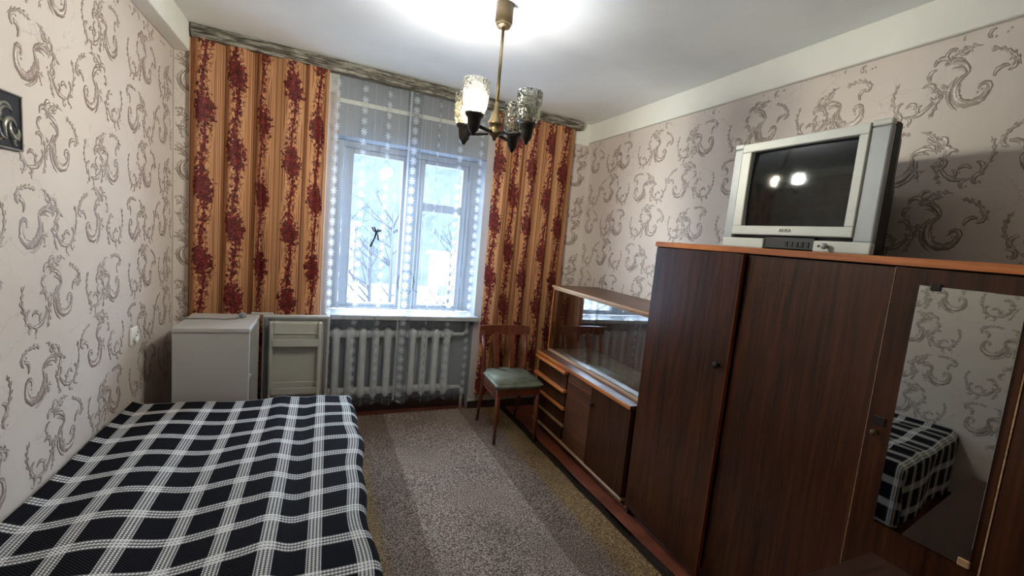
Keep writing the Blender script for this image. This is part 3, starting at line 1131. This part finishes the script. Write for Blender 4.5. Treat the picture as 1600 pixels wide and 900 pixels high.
for zz, hgt in ((0.655, 0.050), (0.335, 0.045), (0.075, 0.06)):
    bm = new()
    box(bm, (lx0 + 0.018, DY0 - 0.060, zz), (lx1 - 0.018, DY0 - 0.008, zz + 0.012), 0.004, 2)
    box(bm, (lx0 + 0.018, DY0 - 0.062, zz), (lx1 - 0.018, DY0 - 0.054, zz + hgt), 0.003, 2)
    tube(bm, [(lx0 + 0.01, DY0 - 0.052, zz + hgt + 0.035), (lx1 - 0.01, DY0 - 0.052, zz + hgt + 0.035)], 0.003, 8)
    obj('door_shelf', bm, FRIDGE_IN, door)

# plug and lead left lying on the fridge
t = thing('power_plug', 'grey power plug with its lead lying on top of the fridge', 'plug', (-0.45, 3.16, FZ))
bm = new()
lathe(bm, [(0.009, 0.0), (0.016, 0.008), (0.017, 0.030), (0.010, 0.046)], 12, Matrix.Translation((-0.452, 3.20, FZ + 0.0172)) @ Matrix.Rotation(R(75), 4, 'Z') @ Matrix.Rotation(PI / 2, 4, 'Y'))
obj('plug_body', bm, GASKET, t, True)
for d in (-0.008, 0.008):
    bm = new()
    tube(bm, [(-0.441 + d, 3.245, FZ + 0.017), (-0.437 + d, 3.262, FZ + 0.017)], 0.0024, 6)
    obj('prong', bm, BLACK, t, True)
bm = new()
tube(bm, [(-0.453, 3.20, FZ + 0.015), (-0.47, 3.165, FZ + 0.006), (-0.52, 3.15, FZ + 0.004), (-0.60, 3.165, FZ + 0.004), (-0.68, 3.155, FZ + 0.004), (-0.716, 3.15, FZ + 0.004), (-0.732, 3.15, FZ - 0.02), (-0.735, 3.15, FZ - 0.30)], 0.0035, 6)
obj('lead', bm, GASKET, t, True)

# ------------------------------------------------------------------ socket and picture on the left wall
t = thing('wall_socket', 'white power socket on the left wall near the fridge', 'socket', (XL, 2.87, 0.815))
one_box('cover_plate', (XL, 2.828, 0.772), (XL + 0.012, 2.912, 0.858), SOCKET_WHITE, t, 0.004, 2)
bm = new()
Mx = Matrix.Translation((XL + 0.012, 2.87, 0.815)) @ Matrix.Rotation(PI / 2, 4, 'Y')
lathe(bm, [(0.031, 0.0), (0.031, 0.010), (0.024, 0.010), (0.021, 0.002)], 24, Mx)
obj('socket_well', bm, SOCKET_WHITE, t, False)
for dy in (-0.0095, 0.0095):
    bm = new()
    lathe(bm, [(0.003, 0.0), (0.003, 0.0035)], 10, Matrix.Translation((XL + 0.0132, 2.87 + dy, 0.815)) @ Matrix.Rotation(PI / 2, 4, 'Y'))
    obj('contact_hole', bm, BLACK, t)

t = thing('embossed_picture', 'small dark picture with silver embossed scrolls on the left wall', 'picture', (XL, 1.90, 1.675))
py0, py1, pz0, pz1 = 1.800, 1.982, 1.594, 1.757
one_box('backing', (XL, py0, pz0), (XL + 0.008, py1, pz1), plain('black felt', srgb(26, 27, 34), 0.7), t, 0.001)
bm = new()
for lo, hi in (((py0, pz0), (py1, pz0 + 0.005)), ((py0, pz1 - 0.005), (py1, pz1)), ((py0, pz0), (py0 + 0.005, pz1)), ((py1 - 0.005, pz0), (py1, pz1))):
    box(bm, (XL, lo[0], lo[1]), (XL + 0.013, hi[0], hi[1]), 0.001)
obj('frame', bm, plain('silver strip', srgb(150, 148, 140), 0.35, 0.6), t)
bm = new()
RELIEF = plain('dull silver relief', srgb(150, 146, 136), 0.35, 0.7, 0.1)
for (cy, cz, rr, a0, sp, w) in ((1.905, 1.66, 0.055, 60, 220, 0.008), (1.920, 1.650, 0.036, 20, 230, 0.009), (1.945, 1.652, 0.028, 120, 260, 0.010),
                                (1.950, 1.620, 0.017, 0, 300, 0.007), (1.895, 1.685, 0.045, 20, 150, 0.006), (1.87, 1.64, 0.035, 60, 250, 0.008), (1.86, 1.70, 0.03, 180, 200, 0.006)):
    pts = arc_pts(cy, cz, rr, a0, sp, 0.35, 14)
    tube(bm, [(XL + 0.009, a, b) for a, b in pts], [w * (0.25 + 0.75 * math.sin(PI * (i + 0.5) / 15)) for i in range(15)], 6)
rel = obj('relief', bm, RELIEF, t, True)

# ------------------------------------------------------------------ chandelier
HX, HY = 0.687, 2.131
t = thing('chandelier', 'four-arm brass chandelier with pressed glass shades hanging from the ceiling', 'chandelier', (HX, HY, H))
bm = new()
lathe(bm, [(0.034, 2.448), (0.040, 2.456), (0.040, 2.538), (0.030, 2.540)], 28, Matrix.Translation((HX, HY, 0)))
obj('canopy', bm, BRASS_DULL, t, True)
bm = new()
lathe(bm, [(0.030, 2.436), (0.037, 2.450), (0.020, 2.452)], 28, Matrix.Translation((HX, HY, 0)))
obj('canopy_rim', bm, BRASS, t, True)
bm = new()
tube(bm, [(HX, HY, 2.45), (HX, HY, 2.07)], 0.0075, 12)
obj('rod', bm, BRASS, t, True)
bm = new()
lathe(bm, [(0.009, 2.105), (0.011, 2.075), (0.018, 2.045), (0.028, 2.020), (0.034, 2.010), (0.034, 2.002), (0.026, 2.0), (0.026, 1.975), (0.030, 1.972), (0.030, 1.958), (0.012, 1.945), (0.006, 1.930)], 28, Matrix.Translation((HX, HY, 0)))
obj('hub', bm, BRASS, t, True)
RAD_ARM = 0.172
kinds = ['cool', 'warm', 'off', 'off']
for k in range(4):
    a = R(219.3 - 90 * k)
    ex, ey = HX + RAD_ARM * math.cos(a), HY + RAD_ARM * math.sin(a)
    bm = new()
    tube(bm, [(HX + 0.02 * math.cos(a), HY + 0.02 * math.sin(a), 1.966), (HX + 0.09 * math.cos(a), HY + 0.09 * math.sin(a), 1.962), (ex, ey, 1.962)], 0.0085, 10)
    arm = obj('arm', bm, DARK_METAL, t, True)
    bm = new()
    lathe(bm, [(0.006, 1.912), (0.012, 1.925), (0.024, 1.940), (0.028, 1.968), (0.030, 1.985), (0.040, 1.996), (0.041, 2.006), (0.020, 2.006)], 24, Matrix.Translation((ex, ey, 0)))
    cup = obj('cup', bm, DARK_METAL, arm, True)
    bm = new()
    prof = [(0.030, 2.004), (0.043, 2.010), (0.050, 2.030), (0.053, 2.070), (0.056, 2.120), (0.0545, 2.146), (0.0515, 2.146), (0.052, 2.12), (0.049, 2.070), (0.046, 2.032), (0.03, 2.010)]
    nseg = 48
    rings = []
    for j, (r, z) in enumerate(prof):
        ring = []
        for q in range(nseg):
            rr = r + (0.0022 * (1 if q % 4 < 2 else -1) if 0 < j < 6 else 0)
            ring.append(bm.verts.new((ex + rr * math.cos(2 * PI * q / nseg), ey + rr * math.sin(2 * PI * q / nseg), z)))
        rings.append(ring)
    for A, B in zip(rings, rings[1:]):
        for q in range(nseg):
            bm.faces.new((A[q], A[(q + 1) % nseg], B[(q + 1) % nseg], B[q]))
    obj('shade', bm, CRYSTAL, arm, True)
    bm = new()
    lathe(bm, [(0.008, 2.006), (0.010, 2.022), (0.021, 2.052), (0.0235, 2.070), (0.020, 2.088), (0.009, 2.099)], 16, Matrix.Translation((ex, ey, 0)))
    b = obj('bulb', bm, {'cool': BULB_COOL, 'warm': BULB_WARM, 'off': BULB_OFF}[kinds[k]], arm, True)
    if kinds[k] != 'off':
        b['label'] = 'lit bulb'
        ld = bpy.data.lights.new('bulb_light', 'POINT')
        ld.energy = BULB_WATTS * (1.0 if kinds[k] == 'cool' else 0.8)
        ld.color = (0.89, 0.95, 1.0) if kinds[k] == 'cool' else (1.0, 0.96, 0.90)
        ld.shadow_soft_size = 0.05
        ld.use_nodes = True                       # falloff smoothed near the bulb to tame the ceiling hot spot
        lt = ld.node_tree
        fo = lt.nodes.new('ShaderNodeLightFalloff')
        fo.inputs['Strength'].default_value = 1.0
        fo.inputs['Smooth'].default_value = 3.2
        lt.links.new(fo.outputs['Quadratic'], lt.nodes['Emission'].inputs['Strength'])
        lo = bpy.data.objects.new('bulb_light', ld)
        lo.location = (ex, ey, 2.07)
        COL.objects.link(lo)

# ------------------------------------------------------------------ chair
def make_chair(loc, rz, label):
    t = thing('wooden_chair', label, 'chair', loc, None, rz)
    SW, SD, SZ = 0.185, 0.195, 0.405
    bm = new()
    poly = [(-0.185, -0.19), (-0.15, -0.205), (0.15, -0.205), (0.185, -0.19), (0.178, 0.14), (0.15, 0.185), (0, 0.20), (-0.15, 0.185), (-0.178, 0.14)]
    prism(bm, poly, SZ, SZ + 0.045)
    bmesh.ops.bevel(bm, geom=[e for e in bm.edges if abs(e.verts[0].co.z - e.verts[1].co.z) < 1e-6], offset=0.014, segments=3, affect='EDGES')
    for v in bm.verts:
        if v.co.z > SZ + 0.04:
            v.co.z += 0.008 * (1 - (v.co.x / 0.19) ** 2)
    obj('seat_cushion', bm, OLIVE, t, True, True)
    bm = new()
    for lo, hi in (((-0.165, -0.185, 0.352), (0.165, -0.165, SZ)), ((-0.165, 0.14, 0.352), (0.165, 0.16, SZ)),
                   ((-0.172, -0.17, 0.352), (-0.150, 0.15, SZ)), ((0.150, -0.17, 0.352), (0.172, 0.15, SZ))):
        box(bm, lo, hi, 0.003)
    obj('apron', bm, RED_WOOD, t, False, True)
    for s in (-1, 1):
        bm = new()
        tube(bm, [(s * 0.150, -0.165, SZ), (s * 0.154, -0.172, 0.2), (s * 0.158, -0.182, 0.0)], [0.019, 0.017, 0.011], 10)
        obj('leg', bm, RED_WOOD, t, True, True)
        bm = new()
        tube(bm, [(s * 0.160, 0.265, 0.0), (s * 0.162, 0.205, 0.22), (s * 0.165, 0.165, 0.40), (s * 0.172, 0.185, 0.56), (s * 0.178, 0.235, 0.745)], [0.011, 0.015, 0.018, 0.016, 0.012], 10)
        obj('leg', bm, RED_WOOD, t, True, True)
        bm = new()
        tube(bm, [(s * 0.155, -0.17, 0.325), (s * 0.160, 0.18, 0.335)], 0.009, 8)
        obj('stretcher', bm, RED_WOOD, t, True, True)
        bm = new()
        Ms = Matrix.Translation((s * 0.066, 0, 0))
        n = 8
        a = []
        for i in range(n + 1):
            f = i / n
            a.append((0.155 + 0.085 * f ** 1.4, 0.37 + 0.36 * f))
        for i in range(n):
            (y0, z0), (y1, z1) = a[i], a[i + 1]
            vs = [bm.verts.new(Ms @ Vector((sx * 0.020, yy + dy, zz))) for (yy, zz) in ((y0, z0), (y1, z1)) for dy in (0, 0.011) for sx in (-1, 1)]
            for f4 in ((0, 1, 5, 4), (2, 6, 7, 3), (0, 4, 6, 2), (1, 3, 7, 5)):
                bm.faces.new([vs[k] for k in f4])
        bmesh.ops.remove_doubles(bm, verts=bm.verts[:], dist=0.0005)
        obj('back_slat', bm, RED_WOOD, t, False, True)
    bm = new()
    n = 12
    prev = None
    for i in range(n + 1):
        f = i / n * 2 - 1
        xx = 0.208 * f
        yy = 0.228 + 0.028 * (1 - f * f)
        ht = 0.036 if abs(f) < 0.95 else 0.032
        ring = [bm.verts.new((xx, yy - 0.010, 0.748 - ht)), bm.verts.new((xx, yy + 0.010, 0.748 - ht)), bm.verts.new((xx, yy + 0.014, 0.748 + ht)), bm.verts.new((xx, yy - 0.006, 0.748 + ht))]
        if prev:
            for k in range(4):
                bm.faces.new((prev[k], prev[(k + 1) % 4], ring[(k + 1) % 4], ring[k]))
        else:
            bm.faces.new(ring[::-1])
        prev = ring
    bm.faces.new(prev)
    obj('back_rail', bm, RED_WOOD, t, False, True)
    return t


make_chair((1.292, 3.095, 0.012), R(-1.5), 'wooden chair with worn olive seat beside the glass-fronted sideboard')

# ------------------------------------------------------------------ sideboard
SY0, SY1 = 1.975, 3.235
SXF, SXB = 1.570, 2.050
t = thing('sideboard', 'walnut sideboard with sliding glass doors above drawers, beside the wardrobe', 'sideboard', (1.8, 2.6, 0))
bm = new()
box(bm, (SXF + 0.012, SY0, 0.075), (SXB, SY0 + 0.018, 0.60), 0.001)
box(bm, (SXF + 0.012, SY1 - 0.018, 0.075), (SXB, SY1, 0.60), 0.001)
box(bm, (SXB - 0.012, SY0 + 0.018, 0.075), (SXB, SY1 - 0.018, 0.60))
box(bm, (SXF + 0.02, 2.725, 0.075), (SXB - 0.012, 2.74, 0.60))
obj('carcass', bm, WALNUT, t)
one_box('bottom_board', (SXF - 0.004, SY0, 0.055), (SXB, SY1, 0.073), PALE_EDGE, t, 0.003)
bm = new()
box(bm, (SXF + 0.07, SY0 + 0.04, 0.0), (SXF + 0.09, SY1 - 0.04, 0.055))
box(bm, (SXB - 0.06, SY0 + 0.04, 0.0), (SXB - 0.04, SY1 - 0.04, 0.055))
obj('plinth', bm, BLACK, t)
one_box('ledge', (SXF - 0.012, SY0, 0.600), (SXB, SY1, 0.624), WALNUT_H, t, 0.004, 2)
one_box('ledge_edge', (SXF - 0.016, SY0, 0.601), (SXF - 0.012, SY1, 0.623), ORANGE, t, 0.001)
UXF = 1.645
for yy in (SY0, SY1 - 0.018):
    one_box('upper_side', (UXF, yy, 0.624), (SXB, yy + 0.018, 1.132), WALNUT_IN, t, 0.001)
for yy in (SY0, SY1 - 0.018):
    one_box('edge_strip', (UXF - 0.004, yy, 0.624), (UXF, yy + 0.018, 1.132), ORANGE, t, 0.001)
one_box('upper_back', (SXB - 0.010, SY0 + 0.018, 0.624), (SXB, SY1 - 0.018, 1.132), WALNUT_IN, t, 0)
one_box('inside_shelf_floor', (UXF + 0.02, SY0 + 0.018, 0.624), (SXB - 0.01, SY1 - 0.018, 0.632), plain('worn pale veneer', srgb(150, 132, 112), 0.5), t, 0)
one_box('top_board', (UXF - 0.012, SY0, 1.132), (SXB + 0.005, SY1 + 0.003, 1.152), WALNUT_H, t, 0.003)
one_box('top_edge', (UXF - 0.016, SY0, 1.133), (UXF - 0.012, SY1 + 0.003, 1.151), PALE_EDGE, t, 0.001)
for z0, z1 in ((0.624, 0.640), (1.118, 1.132)):
    bm = new()
    box(bm, (UXF - 0.006, SY0 + 0.018, z0), (UXF + 0.002, SY1 - 0.018, z1), 0.002)
    box(bm, (UXF + 0.007, SY0 + 0.018, z0), (UXF + 0.011, SY1 - 0.018, z1), 0.001)
    box(bm, (UXF + 0.016, SY0 + 0.018, z0), (UXF + 0.022, SY1 - 0.018, z1), 0.001)
    obj('sliding_track', bm, PALE_EDGE, t)
one_box('glass_door', (UXF + 0.003, 2.585, 0.632), (UXF + 0.0065, SY1 - 0.02, 1.128), CABINET_GLASS, t, 0)
one_box('glass_door', (UXF + 0.012, SY0 + 0.02, 0.632), (UXF + 0.0155, 2.655, 1.128), CABINET_GLASS, t, 0)
# drawers
for i, (z0, z1, lip) in enumerate(((0.462, 0.588, 0.034), (0.332, 0.454, 0.034), (0.204, 0.324, 0.022), (0.080, 0.198, 0.010))):
    d = one_box('drawer', (SXF, 2.742, z0), (SXF + 0.40, SY1 - 0.019, z1), WALNUT, t, 0.002)
    bm = new()
    box(bm, (SXF - lip, 2.722, z1 - 0.016), (SXF + 0.002, SY1 - 0.010, z1 + 0.004), 0.004, 2)
    obj('drawer_lip', bm, ORANGE if i < 3 else PALE_EDGE, d)
one_box('fixed_panel', (SXF, 2.404, 0.078), (SXF + 0.016, 2.722, 0.596), WALNUT_H, t, 0.002)
d = one_box('door', (SXF - 0.004, SY0 + 0.004, 0.078), (SXF + 0.014, 2.398, 0.596), WALNUT, t, 0.002)


def knob(name, x, y, z, mat, parent, r=0.012):
    bm = new()
    lathe(bm, [(r * 0.55, 0.0), (r * 0.5, 0.010), (r, 0.016), (r * 1.05, 0.022), (r * 0.6, 0.028)], 18, Matrix.Translation((x, y, z)) @ Matrix.Rotation(-PI / 2, 4, 'Y'))
    return obj(name, bm, mat, parent, True)


knob('knob', SXF - 0.004, 2.362, 0.49, DARK_METAL, d)

# ------------------------------------------------------------------ wardrobe
VY0, VY1, VXF, VXB, VZ = -0.02, 1.958, 1.590, 2.052, 1.518
t = thing('wardrobe', 'large dark walnut wardrobe with mirrored door along the right wall', 'wardrobe', (1.82, 1.0, 0))
bm = new()
box(bm, (VXF + 0.006, VY0, 0.05), (VXB, VY0 + 0.02, VZ))
box(bm, (VXF + 0.006, VY1 - 0.02, 0.0), (VXB, VY1, VZ))
box(bm, (VXB - 0.012, VY0 + 0.02, 0.05), (VXB, VY1 - 0.02, VZ))
box(bm, (VXF + 0.02, VY0 + 0.02, 0.05), (VXB - 0.012, VY1 - 0.02, 0.07))
for yy in (1.365, 0.805, 0.482):
    box(bm, (VXF + 0.02, yy - 0.009, 0.07), (VXB - 0.012, yy + 0.009, VZ))
box(bm, (VXF + 0.03, VY0 + 0.02, 0.0), (VXF + 0.05, VY1 - 0.02, 0.05))
obj('carcass', bm, WALNUT, t)
one_box('top_board', (VXF - 0.010, VY0 - 0.005, VZ), (VXB + 0.004, VY1 + 0.004, VZ + 0.026), WALNUT_H, t, 0.002)
one_box('top_edge', (VXF - 0.015, VY0 - 0.005, VZ + 0.0005), (VXF - 0.010, VY1 + 0.004, VZ + 0.0255), ORANGE, t, 0.001)
one_box('edge_strip', (VXF - 0.002, VY1 - 0.012, 0.03), (VXF + 0.006, VY1, VZ), ORANGE, t, 0.001)
# far door, a finger's width ajar
hinge = Matrix.Translation((VXF, VY1 - 0.014, 0)) @ Matrix.Rotation(R(-1.2), 4, 'Z')
bm = new()
box(bm, (-0.016, -0.570, 0.055), (0.004, 0.0, VZ - 0.004), 0.002, 1, hinge)
d = obj('door', bm, WALNUT, t)
bm = new()
box(bm, (-0.0165, -0.574, 0.055), (0.0045, -0.570, VZ - 0.004), 0.0005, 1, hinge)
obj('door_edge', bm, RED_WOOD, d)
kp = hinge @ Vector((-0.016, -0.528, 1.025))
knob('knob', kp.x, kp.y, kp.z, DARK_METAL, d, 0.014)
d = one_box('door', (VXF - 0.002, 0.812, 0.055), (VXF + 0.018, 1.366, VZ - 0.004), WALNUT, t, 0.002)
bm = new()
rnd = random.Random(2)
yy = 1.29
for i in range(9):
    p0 = Vector((VXF - 0.0026, yy, 1.418 + rnd.uniform(-0.004, 0.004)))
    pts = [p0 + Vector((0, -0.007 * q, rnd.uniform(-0.006, 0.006))) for q in range(3)]
    tube(bm, pts, 0.0005, 4)
    yy -= rnd.uniform(0.008, 0.022)
s = obj('scuff_marks', bm, plain('pale scuff', srgb(104, 78, 62), 0.7), d)
s['kind'] = 'stuff'
s['label'] = 'faint pale scuffs near the top of the door'
# mirrored door, hinged at its near edge and standing slightly open
hinge = Matrix.Translation((VXF, 0.486, 0)) @ Matrix.Rotation(R(5.0), 4, 'Z')
bm = new()
box(bm, (-0.002, 0.0, 0.055), (0.018, 0.314, VZ - 0.004), 0.002, 1, hinge)
d = obj('door', bm, WALNUT, t)
bm = new()
box(bm, (-0.0025, 0.314, 0.055), (0.0185, 0.3158, VZ - 0.004), 0.0005, 1, hinge)  # pale strip paints the light caught by the ajar door's far edge
box(bm, (-0.0025, -0.0035, 0.055), (0.0185, 0.0, VZ - 0.004), 0.0005, 1, hinge)
obj('door_edge', bm, PALE_EDGE, d)
bm = new()
box(bm, (-0.0065, 0.019, 0.728), (-0.002, 0.247, 1.466), 0.001, 1, hinge)
mir = obj('mirror', bm, MIRROR, d)
mir['label'] = 'tall narrow mirror'
for (yy, zz) in ((0.207, 1.462), (0.030, 0.735)):
    bm = new()
    box(bm, (-0.0105, yy - 0.013, zz - 0.009), (-0.002, yy + 0.013, zz + 0.013), 0.003, 2, hinge)
    obj('mirror_clip', bm, DARK_METAL if zz > 1 else PALE_EDGE, d)
kp = hinge @ Vector((-0.002, 0.283, 1.0))
knob('knob', kp.x, kp.y, kp.z, BRASS_DULL, d, 0.010)
bm = new()
box(bm, (-0.006, 0.266, 1.022), (-0.002, 0.300, 1.050), 0.003, 2, hinge)
obj('lock_plate', bm, DARK_METAL, d)
one_box('door', (VXF - 0.002, VY0 + 0.004, 0.055), (VXF + 0.018, 0.480, VZ - 0.004), WALNUT, t, 0.002)

# ------------------------------------------------------------------ television
TY0, TY1, TX, TZ0 = 0.914, 1.548, 1.612, VZ + 0.026
t = thing('television', 'silver tube television with dark screen standing on top of the wardrobe', 'television', (1.75, 1.23, TZ0))
TZ1 = 1.990
bm = new()
box(bm, (TX + 0.028, TY0 + 0.004, TZ0 + 0.004), (TX + 0.075, TY1 - 0.004, TZ1 - 0.004), 0.010, 3)
prs = []
for (xx, y0, y1, z0, z1) in ((TX + 0.07, TY0 + 0.015, TY1 - 0.015, TZ0 + 0.01, TZ1 - 0.012), (TX + 0.16, TY0 + 0.05, TY1 - 0.05, TZ0 + 0.004, TZ1 - 0.04),
                             (TX + 0.30, TY0 + 0.13, TY1 - 0.13, TZ0 + 0.004, TZ1 - 0.11), (TX + 0.43, TY0 + 0.19, TY1 - 0.19, TZ0 + 0.03, TZ1 - 0.17)):
    prs.append([bm.verts.new((xx, y0, z0)), bm.verts.new((xx, y1, z0)), bm.verts.new((xx, y1, z1)), bm.verts.new((xx, y0, z1))])
for a, b in zip(prs, prs[1:]):
    for k in range(4):
        bm.faces.new((a[k], a[(k + 1) % 4], b[(k + 1) % 4], b[k]))
bm.faces.new(prs[0][::-1])
bm.faces.new(prs[-1])
obj('housing', bm, BLACK, t)
# front shell: a frame with side speaker strips
IY0, IY1, IZ0, IZ1 = 0.978, 1.500, 1.600, 1.984     # light inner bezel
for ya, yb in ((IY1, TY1), (TY0, IY0)):
    one_box('speaker_strip', (TX + 0.006, ya, TZ0 + 0.040), (TX + 0.030, yb, TZ1 - 0.022), SILVER, t, 0.006, 2)
    one_box('strip_cap', (TX + 0.004, ya, TZ1 - 0.022), (TX + 0.030, yb, TZ1), TV_WHITE, t, 0.006, 2)
for ya, yb in ((TY0, 1.115), (1.330, TY1)):
    one_box('lower_shell', (TX + 0.004, ya, TZ0), (TX + 0.030, yb, TZ0 + 0.042), TV_WHITE, t, 0.005, 2)
one_box('control_flap', (TX + 0.012, 1.115, TZ0 + 0.004), (TX + 0.030, 1.330, TZ0 + 0.052), BLACK, t, 0.003)
for i in range(5):
    one_box('button', (TX + 0.009, 1.135 + i * 0.022, TZ0 + 0.014), (TX + 0.013, 1.149 + i * 0.022, TZ0 + 0.034), DARK_METAL, t, 0.001)
SYA, SYB, SZA, SZB = 1.012, 1.452, 1.637, 1.948
bm = new()
for lo, hi in (((IY0, IZ0), (IY1, SZA)), ((IY0, SZB), (IY1, IZ1)), ((IY0, SZA), (SYA, SZB)), ((SYB, SZA), (IY1, SZB))):
    box(bm, (TX, lo[0], lo[1]), (TX + 0.030, hi[0], hi[1]), 0.003, 1)
obj('bezel', bm, TV_WHITE, t)
bm = new()
n1, n2 = 24, 18
gr = []
for i in range(n1 + 1):
    row = []
    for j in range(n2 + 1):
        a, b = i / n1 * 2 - 1, j / n2 * 2 - 1
        row.append(bm.verts.new((TX + 0.012 + 0.012 * (a * a + b * b) * 0.6, (SYA + SYB) / 2 + a * (SYB - SYA) / 2, (SZA + SZB) / 2 + b * (SZB - SZA) / 2)))
    gr.append(row)
for i in range(n1):
    for j in range(n2):
        bm.faces.new((gr[i][j], gr[i][j + 1], gr[i + 1][j + 1], gr[i + 1][j]))
obj('screen', bm, SCREEN, t, True)
knob('power_button', TX + 0.006, 1.060, TZ0 + 0.022, SILVER, t, 0.011)
one_box('indicator', (TX + 0.002, 1.088, TZ0 + 0.018), (TX + 0.006, 1.096, TZ0 + 0.026), BLACK, t, 0.001)


def lettering(text, size, loc, rot, mat, parent, name='lettering'):
    cu = bpy.data.curves.new(name, 'FONT')
    cu.body = text
    cu.size = size
    cu.align_x = 'CENTER'
    cu.align_y = 'CENTER'
    cu.extrude = 0.0006
    tmp = bpy.data.objects.new('tmp', cu)
    me = bpy.data.meshes.new_from_object(tmp)
    bpy.data.objects.remove(tmp)
    bpy.data.curves.remove(cu)
    me.transform(Matrix.Translation(loc) @ rot)
    return finish(name, me, mat, parent)


# reads left to right for someone facing the screen (looking along +x)
face_rot = Matrix(((0, 0, -1, 0), (-1, 0, 0, 0), (0, 1, 0, 0), (0, 0, 0, 1)))
lettering('AKIRA', 0.019, (TX - 0.0005, 1.236, 1.6185), face_rot, BLACK, t)

# ------------------------------------------------------------------ table in front of the wardrobe
t = thing('low_table', 'brown veneered table whose corner shows in front of the wardrobe mirror', 'table', (1.03, 0.36, 0))
one_box('tabletop', (0.58, 0.05, 0.645), (1.500, 0.690, 0.666), TABLE_WOOD, t, 0.003)
bm = new()
for lo, hi in (((0.63, 0.10, 0.57), (1.45, 0.118, 0.645)), ((0.63, 0.622, 0.57), (1.45, 0.64, 0.645)), ((0.63, 0.118, 0.57), (0.648, 0.622, 0.645)), ((1.432, 0.118, 0.57), (1.45, 0.622, 0.645))):
    box(bm, lo, hi, 0.002)
obj('apron', bm, WALNUT, t)
for lx in (0.625, 1.415):
    for ly in (0.095, 0.605):
        one_box('leg', (lx, ly, 0.012), (lx + 0.04, ly + 0.04, 0.645), WALNUT, t, 0.003)

# ------------------------------------------------------------------ outdoors
SNOW = plain('toned-down snow', srgb(128, 135, 146), 0.8, 0, 0.04, 0.3)  # greyed below real snow so the view through the panes stays dimmer
bm = new()
box(bm, (-60, 6, -9.0), (80, 120, -8.6))
o = obj('snowy_ground', bm, SNOW)
o['kind'] = 'structure'
def hill_mat():
    n = NT('dark slope to dim the window view')
    v = n.uv('Object')
    f = n.noise(n.map(v, (0.35, 1, 0.09)), 1.6, 6, 0.65)
    n.set(**{'Base Color': n.ramp(f, [(0.35, srgb(48, 53, 58)), (0.62, srgb(62, 67, 72))]), 'Roughness': 0.95, 'Specular IOR Level': 0.1})
    return n.mat


bm = new()  # added slope: covers the bright low sky so the panes look darker
rows = []
rnd = random.Random(3)
for k in range(121):
    xx = -70 + 1.5 * k
    rows.append([bm.verts.new((xx, 84, -8.7)), bm.verts.new((xx, 90, 6)), bm.verts.new((xx, 100, 21 + 2.0 * math.sin(k * 0.31) + rnd.uniform(0, 1.6))), bm.verts.new((xx, 118, -8.7))])
for a, b in zip(rows, rows[1:]):
    for q in range(3):
        bm.faces.new((a[q], b[q], b[q + 1], a[q + 1]))
o = obj('added_hillside', bm, hill_mat())
o['kind'] = 'structure'
YELLOW = plain('yellow house plaster', srgb(206, 186, 140), 0.9, 0, 0.05, 2)
GREYB = plain('grey panel wall', srgb(150, 152, 158), 0.9, 0, 0.05, 2)
PANE = plain('dark house window', srgb(60, 66, 76), 0.2)


def house(name, label, x0, x1, y0, y1, z1, mat, nx_, nz_):
    t = thing(name, label, 'building', ((x0 + x1) / 2, (y0 + y1) / 2, -8.6))
    one_box('wall', (x0, y0, -8.6), (x1, y1, z1), mat, t, 0)
    one_box('roof', (x0 - 0.4, y0 - 0.4, z1), (x1 + 0.4, y1 + 0.4, z1 + 0.5), SNOW, t, 0.05)
    for i in range(nx_):
        for j in range(nz_):
            wx = x0 + (x1 - x0) * (i + 0.5) / nx_
            wz = z1 - 1.6 - j * 2.8
            if wz > -7.5:
                one_box('window', (wx - 0.6, y0 - 0.08, wz - 0.7), (wx + 0.6, y0 + 0.05, wz + 0.7), PANE, t, 0)


house('yellow_house', 'pale yellow house with snowy roof beyond the window', 13.2, 16.2, 60, 66, -1.8, YELLOW, 2, 2)
house('apartment_block', 'grey apartment block far beyond the window', -14, 3.0, 62, 72, 1.2, GREYB, 8, 3)
BARK = plain('dark bare bark', srgb(38, 36, 38), 0.95, spec=0.05)
rnd = random.Random(12)
for i, (tx, ty, th) in enumerate([(1.6, 20, 9.5), (3.1, 26, 11.0), (5.0, 19, 8.0), (9.3, 38, 10.0), (0.2, 30, 11.0)]):
    t = thing('bare_tree', ['bare winter tree left of the bow beyond the window', 'tall bare winter tree behind the middle window post', 'bare winter tree seen through the right window pane',
                            'bare winter tree beside the yellow house', 'bare winter tree farthest left beyond the window'][i], 'tree', (tx, ty, -8.6), 'bare trees outside')
    bm = new()
    tube(bm, [(tx, ty, -8.6), (tx + 0.1, ty, -8.6 + th * 0.5), (tx, ty, -8.6 + th)], [0.20, 0.12, 0.02], 7)
    obj('trunk', bm, BARK, t, True)
    bm = new()
    for b in range(26):
        z = -8.6 + th * rnd.uniform(0.3, 0.95)
        a = rnd.uniform(0, 2 * PI)
        L = (th * 0.25) * rnd.uniform(0.5, 1.0)
        p0 = Vector((tx + 0.05, ty, z))
        d = Vector((math.cos(a), math.sin(a), rnd.uniform(0.4, 0.9)))
        p1 = p0 + d * L * 0.5
        p2 = p0 + d * L + Vector((0, 0, 0.2))
        tube(bm, [p0, p1, p2], [0.05, 0.03, 0.008], 5)
        for q in range(3):
            e = (p1 + (p2 - p1) * rnd.random())
            d2 = Vector((rnd.uniform(-1, 1), rnd.uniform(-1, 1), rnd.uniform(0.2, 1)))
            tube(bm, [e, e + d2 * L * 0.35], [0.02, 0.006], 4)
    br = obj('branches', bm, BARK, t)
    br['kind'] = 'stuff'
